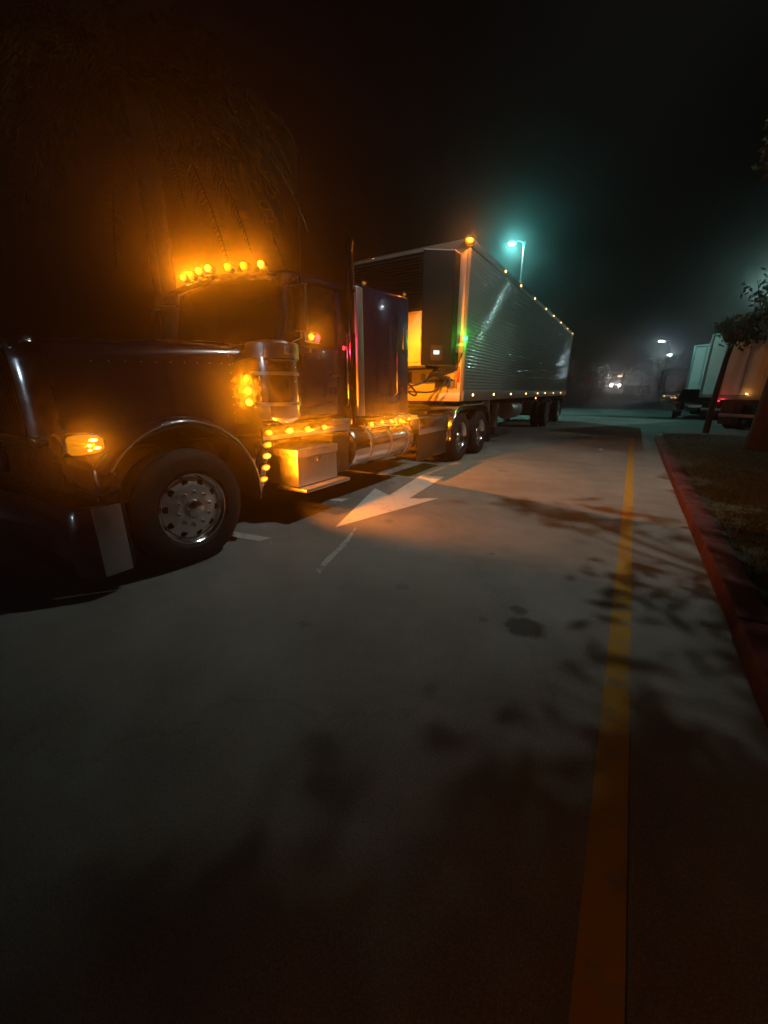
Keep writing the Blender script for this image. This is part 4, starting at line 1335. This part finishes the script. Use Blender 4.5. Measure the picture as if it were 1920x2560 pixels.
# ------------------------------------------------------------------ parked white trailers on the far right
def parked_trailer(corner, ang, label, marker=False, length=9.0):
    """corner: near rear corner on the ground, ang: heading of the body"""
    t = thing('parked_trailer', label, 'trailer', (corner[0], corner[1], 0), 'white trailers parked in a row')
    t.rotation_euler = (0, 0, ang)
    ORG[t] = Vector((0, 0, 0))       # parts are given in the trailer's own axes: x to its side, y along it
    body = part('box', box(0.0, 2.6, 0.03, length, 1.22, 4.1, 0.03), 'white', t)
    part('rear_frame', box(-0.01, 0.09, -0.012, 0.026, 1.15, 4.11, 0.006), 'rail', t)
    part('rear_frame', box(2.51, 2.61, -0.012, 0.026, 1.15, 4.11, 0.006), 'rail', t)
    part('rear_sill', box(0.1, 2.5, -0.012, 0.026, 1.13, 1.30, 0.006), 'rail', t)
    part('rear_header', box(0.1, 2.5, -0.012, 0.026, 3.98, 4.11, 0.006), 'rail', t)
    for x0, x1 in ((0.11, 1.29), (1.31, 2.49)):
        dr_ = part('rear_door', box(x0, x1, 0.0, 0.024, 1.31, 3.97, 0.004), 'white', t)
        part('lock_rod', tube([((x0 + x1) / 2, -0.016, 1.2), ((x0 + x1) / 2, -0.016, 4.0)], 0.014, 6), 'galv', dr_)
    part('bumper_bar', box(0.2, 2.4, 0.0, 0.1, 0.5, 0.62, 0.01), 'rail', t)
    for x in (0.6, 2.0):
        part('bumper_post', box(x - 0.05, x + 0.05, 0.02, 0.08, 0.6, 1.2), 'frame', t)
    part('chassis', box(0.8, 1.8, 0.3, length - 0.3, 0.95, 1.2, 0.02), 'frame', t)
    for y in (1.2, 2.5):
        for x, sd in ((2.42, 1), (0.18, -1)):
            place('wheel', ME['tyre'], t, (x, y, 0.5))
            place('wheel', ME['tyre'], t, (x - sd * 0.33, y, 0.5))
    part('mud_flap', box(0.05, 0.7, 0.45, 0.46, 0.2, 1.1), 'black', t)
    part('mud_flap', box(1.9, 2.55, 0.45, 0.46, 0.2, 1.1), 'black', t)
    if marker:
        o_ = place('tail_light', ME['mark_base'], t, (0.12, -0.02, 1.08), (0, 0, -math.pi / 2))
        sub('lens', ME['red_lens'], o_)
        lamp(o_, 1.2, (1, 0.02, 0.04), (0.12, 0, 0))
        o_ = place('marker_light', ME['mark_base'], t, (0.92, -0.02, 1.34), (0, 0, -math.pi / 2))
        sub('lens', ME['mark_lens'], o_)
        lamp(o_, 0.6, (1, 0.4, 0.08), (0.12, 0, 0))
    return t


PA = -math.radians(30)
parked_trailer((2.72, 20.1), PA, 'nearest of the parked white trailers, its tail light glowing red', True)
parked_trailer((2.85, 26.2), PA, 'middle one of the three parked white trailers', False)
parked_trailer((2.72, 32.0), PA, 'farthest of the three parked white trailers', False)


# dark suv parked before the white trailers
def suv(loc, rz):
    t = thing('parked_suv', 'dark low car parked before the two farther white trailers', 'car', loc)
    t.rotation_euler = (0, 0, rz)
    ORG[t] = Vector((0, 0, 0))
    sec = [(-2.25, 0.62, 0.45, 0.86), (-2.2, 0.80, 0.36, 0.98), (-1.9, 0.90, 0.32, 1.04), (-1.0, 0.93, 0.30, 1.05), (0.4, 0.94, 0.30, 1.06), (1.0, 0.93, 0.30, 1.04), (2.0, 0.86, 0.34, 0.92), (2.25, 0.7, 0.42, 0.78)]
    rows = [[(-hw * 0.85, y, z0), (-hw, y, z0 + 0.2), (-hw, y, z1 - 0.12), (-hw * 0.92, y, z1), (0, y, z1 + 0.02), (hw * 0.92, y, z1), (hw, y, z1 - 0.12), (hw, y, z0 + 0.2), (hw * 0.85, y, z0)] for y, hw, z0, z1 in sec]
    bm = sheet(rows)
    bmesh.ops.holes_fill(bm, edges=bm.edges[:], sides=12)
    part('body', bm, 'dark_car', t, 40)
    sec = [(-2.05, 0.80, 1.0, 1.05), (-1.65, 0.72, 1.0, 1.52), (-1.0, 0.70, 1.0, 1.62), (0.1, 0.69, 1.0, 1.60), (1.05, 0.78, 1.0, 1.06)]
    rows = [[(-hw - 0.1, y, z0), (-hw, y, z1 - 0.05), (-hw + 0.1, y, z1), (hw - 0.1, y, z1), (hw, y, z1 - 0.05), (hw + 0.1, y, z0)] for y, hw, z0, z1 in sec]
    gh = part('greenhouse', sheet(rows), 'glass', t, 40)
    part('roof', sheet([[(x, y, z) for x in (-0.6, 0, 0.6)] for y, z in ((-1.62, 1.535), (-1.0, 1.635), (0.1, 1.615))], 0.01), 'dark_car', t, 40)
    for x in (-0.82, 0.82):
        for y in (-1.4, 1.4):
            w_ = part('wheel', lathe([(x - 0.1, 0.2), (x - 0.11, 0.33), (x - 0.08, 0.35), (x + 0.08, 0.35), (x + 0.11, 0.33), (x + 0.1, 0.2)], 24, 'X', 0, y, 0.35), 'rubber', t, 40)
            part('rim', lathe([(x - 0.095, 0.01), (x - 0.10, 0.21), (x + 0.10, 0.21), (x + 0.095, 0.01)], 20, 'X', 0, y, 0.35), 'alloy', w_, 40)
        part('tail_lamp', box(x - 0.1, x + 0.06, -2.24, -2.17, 0.78, 0.92, 0.01), 'sign_red', t)
        part('head_lamp', box(x - 0.12, x + 0.04, 2.13, 2.2, 0.68, 0.8, 0.01), 'glass', t)
    part('plate', box(-0.26, 0.26, -2.265, -2.245, 0.62, 0.76), 'sign_white', t)
    return t


suv((3.1, 28.6, 0), R(-8))


# ------------------------------------------------------------------ far trucks
def far_truck(loc, label, headlights, ambers, group='trucks far down the road', low=()):
    t = thing('distant_truck', label, 'truck', loc, group)
    x, y, z = loc
    part('cab', add_hexa(B(), [(x - 1.1, y, z + 0.6), (x + 1.1, y, z + 0.6), (x + 1.1, y + 2.2, z + 0.6), (x - 1.1, y + 2.2, z + 0.6), (x - 1.05, y + 0.5, z + 3.0), (x + 1.05, y + 0.5, z + 3.0), (x + 1.05, y + 2.2, z + 3.2), (x - 1.05, y + 2.2, z + 3.2)], 0.08), 'dark_car', t)
    part('windshield', sheet([[(x - 0.95, y + 0.16, z + 1.7), (x + 0.95, y + 0.16, z + 1.7)], [(x - 0.9, y + 0.42, z + 2.75), (x + 0.9, y + 0.42, z + 2.75)]], 0.01), 'glass', t, 0)
    part('hood', add_hexa(B(), [(x - 0.8, y - 1.0, z + 0.6), (x + 0.8, y - 1.0, z + 0.6), (x + 1.0, y + 0.1, z + 0.6), (x - 1.0, y + 0.1, z + 0.6), (x - 0.7, y - 0.9, z + 1.45), (x + 0.7, y - 0.9, z + 1.45), (x + 0.9, y + 0.2, z + 1.65), (x - 0.9, y + 0.2, z + 1.65)], 0.08), 'dark_car', t)
    part('grille', box(x - 0.45, x + 0.45, y - 1.03, y - 0.98, z + 0.75, z + 1.35, 0.02), 'chrome', t)
    part('bumper', box(x - 1.15, x + 1.15, y - 1.2, y - 1.0, z + 0.3, z + 0.62, 0.03), 'chrome', t)
    part('cargo_box', box(x - 1.28, x + 1.28, y + 2.4, y + 12, z + 1.1, z + 3.95, 0.03), 'frame', t)
    for sx in (-1, 1):
        for yy in (y - 0.3, y + 4.5, y + 10):
            place('wheel', ME['tyre'], t, (x + sx * 1.0, yy, z + 0.5))
        o_ = part('headlight', lathe([(y - 1.06, 0.005), (y - 1.05, 0.12), (y - 0.98, 0.13)], 14, 'Y', x + sx * 0.85, 0, z + 0.98), 'head_white' if headlights else 'glass', t)
        if headlights:
            lamp(o_, 22, (1, 0.93, 0.85), Vector((x + sx * 0.85, y - 1.2, z + 0.98)) - Vector(loc), 0, 'SPOT', (0.1, -1, -0.03), 60, 0.8)
    for ax_ in ambers:
        o_ = place('roof_light', ME['mark_base'], t, (x + ax_, y + 0.42, z + 3.0), (0, 0, -math.pi / 2))
        s_ = sub('lens', ME['mark_lens'], o_)
        s_.scale = (2, 2, 2)
        o_.scale = (2, 2, 2)
    for ax_, az_ in low:
        o_ = place('bumper_light', ME['mark_base'], t, (x + ax_, y - 1.22, z + az_), (0, 0, -math.pi / 2))
        sub('lens', ME['mark_lens'], o_)
        o_.scale = (2.0, 1.6, 1.6)
    return t


far_truck((-4.15, 112, ground_z(112)), 'oncoming truck far down the road with bright white headlights', True, (0.4, 0.9))
far_truck((4.35, 66, ground_z(66)), 'dark truck parked beyond the white trailers with a row of small amber lights', False, (), low=((-0.95, 0.42), (-0.12, 0.22), (0.25, 0.22), (1.05, 0.2)))

# stop sign far down the road
sg_t = thing('stop_sign', 'small red sign on a post far down the road', 'sign', (-6.05, 66, ground_z(66)))
z0 = ground_z(66)
part('post', box(-6.08, -6.02, 66.0, 66.05, z0, 3.0), 'galv', sg_t)
octo = [(-6.05 + 0.42 * math.cos(R(22.5 + 45 * k)), 2.80 + 0.42 * math.sin(R(22.5 + 45 * k))) for k in range(8)]
bm = prism([(x, z) for x, z in octo], 0, 0.012)
bmesh.ops.rotate(bm, verts=bm.verts[:], cent=(0, 0, 0), matrix=Matrix.Rotation(R(90), 3, 'X'))
bmesh.ops.translate(bm, verts=bm.verts[:], vec=(0, 65.99, 0))
part('sign_face', bm, 'sign_red', sg_t, 0)

# low hedge and white post on the far verge
def hedge(x0, x1, y, h, label, seed):
    n = 4200
    g = np.random.default_rng(seed)
    c = np.stack([x0 + (x1 - x0) * g.random(n), y + g.normal(0, 0.35, n), ground_z(y) + h * g.random(n) * (0.85 + 0.3 * g.random(n))], 1)
    u = g.normal(size=(n, 3)); u /= np.linalg.norm(u, axis=1)[:, None]
    w = np.cross(u, g.normal(size=(n, 3))); w /= np.linalg.norm(w, axis=1)[:, None]
    v = np.stack([c - u * 0.13, c + w * 0.08, c + u * 0.13, c - w * 0.08], 1).reshape(-1, 3)
    me = bpy.data.meshes.new('hedge')
    me.from_pydata(v.tolist(), [], np.arange(n * 4).reshape(n, 4).tolist())
    me.materials.append(M['hedge'])
    o = bpy.data.objects.new('hedge', me)
    COL.objects.link(o)
    return tag(o, label, 'hedge')


hedge(-1.8, 2.2, 84, 1.2, 'low dark hedge on the far verge beside the oncoming truck', 4)
pz = ground_z(70)
solo('marker_post', lathe([(pz, 0.09), (pz + 1.1, 0.09), (pz + 1.16, 0.06), (pz + 1.17, 0.01)], 12, 'Z', 0.75, 70, 0), 'sign_white', 'short white post in front of the far hedge', 'post')


# far line of trees that closes the view
def treeline():
    g = np.random.default_rng(8)
    n = 26000
    x = -95 + 190 * g.random(n)
    top = 7.0 + 2.2 * np.sin(x * 0.21) + 1.6 * np.sin(x * 0.53 + 1) + 1.0 * np.sin(x * 1.3)
    z = ground_z(150) + top * np.sqrt(g.random(n)) * (0.7 + 0.35 * g.random(n))
    y = 148 + g.normal(0, 2.0, n)
    c = np.stack([x, y, z], 1)
    u = g.normal(size=(n, 3)); u /= np.linalg.norm(u, axis=1)[:, None]
    w = np.cross(u, g.normal(size=(n, 3))); w /= np.linalg.norm(w, axis=1)[:, None]
    v = np.stack([c - u * 0.6, c + w * 0.4, c + u * 0.6, c - w * 0.4], 1).reshape(-1, 3)
    me = bpy.data.meshes.new('treeline')
    me.from_pydata(v.tolist(), [], np.arange(n * 4).reshape(n, 4).tolist())
    me.materials.append(M['leaf2'])
    o = bpy.data.objects.new('treeline', me)
    COL.objects.link(o)
    return tag(o, 'dark line of trees closing the view at the far end of the road', 'trees', kind='stuff')


treeline()

# ------------------------------------------------------------------ added haze, standing in for lens bloom
hz = B()
add_box(hz, -110, 110, -40, 165, -1.5, 16)
ho = solo('haze', hz, 'road', 'thin haze added for lamp glow, in place of lens bloom', 'haze', kind='stuff', smooth=0)
hm = bpy.data.materials.new('bloom_haze')
hm.use_nodes = True
hn = hm.node_tree
hn.nodes.remove(hn.nodes['Principled BSDF'])
pv = hn.nodes.new('ShaderNodeVolumePrincipled')
pv.inputs['Color'].default_value = (0.96, 0.96, 0.96, 1)
pv.inputs['Density'].default_value = HAZE_DENSITY
pv.inputs['Anisotropy'].default_value = HAZE_G
hn.links.new(pv.outputs[0], hn.nodes['Material Output'].inputs['Volume'])
ho.data.materials.clear()
ho.data.materials.append(hm)
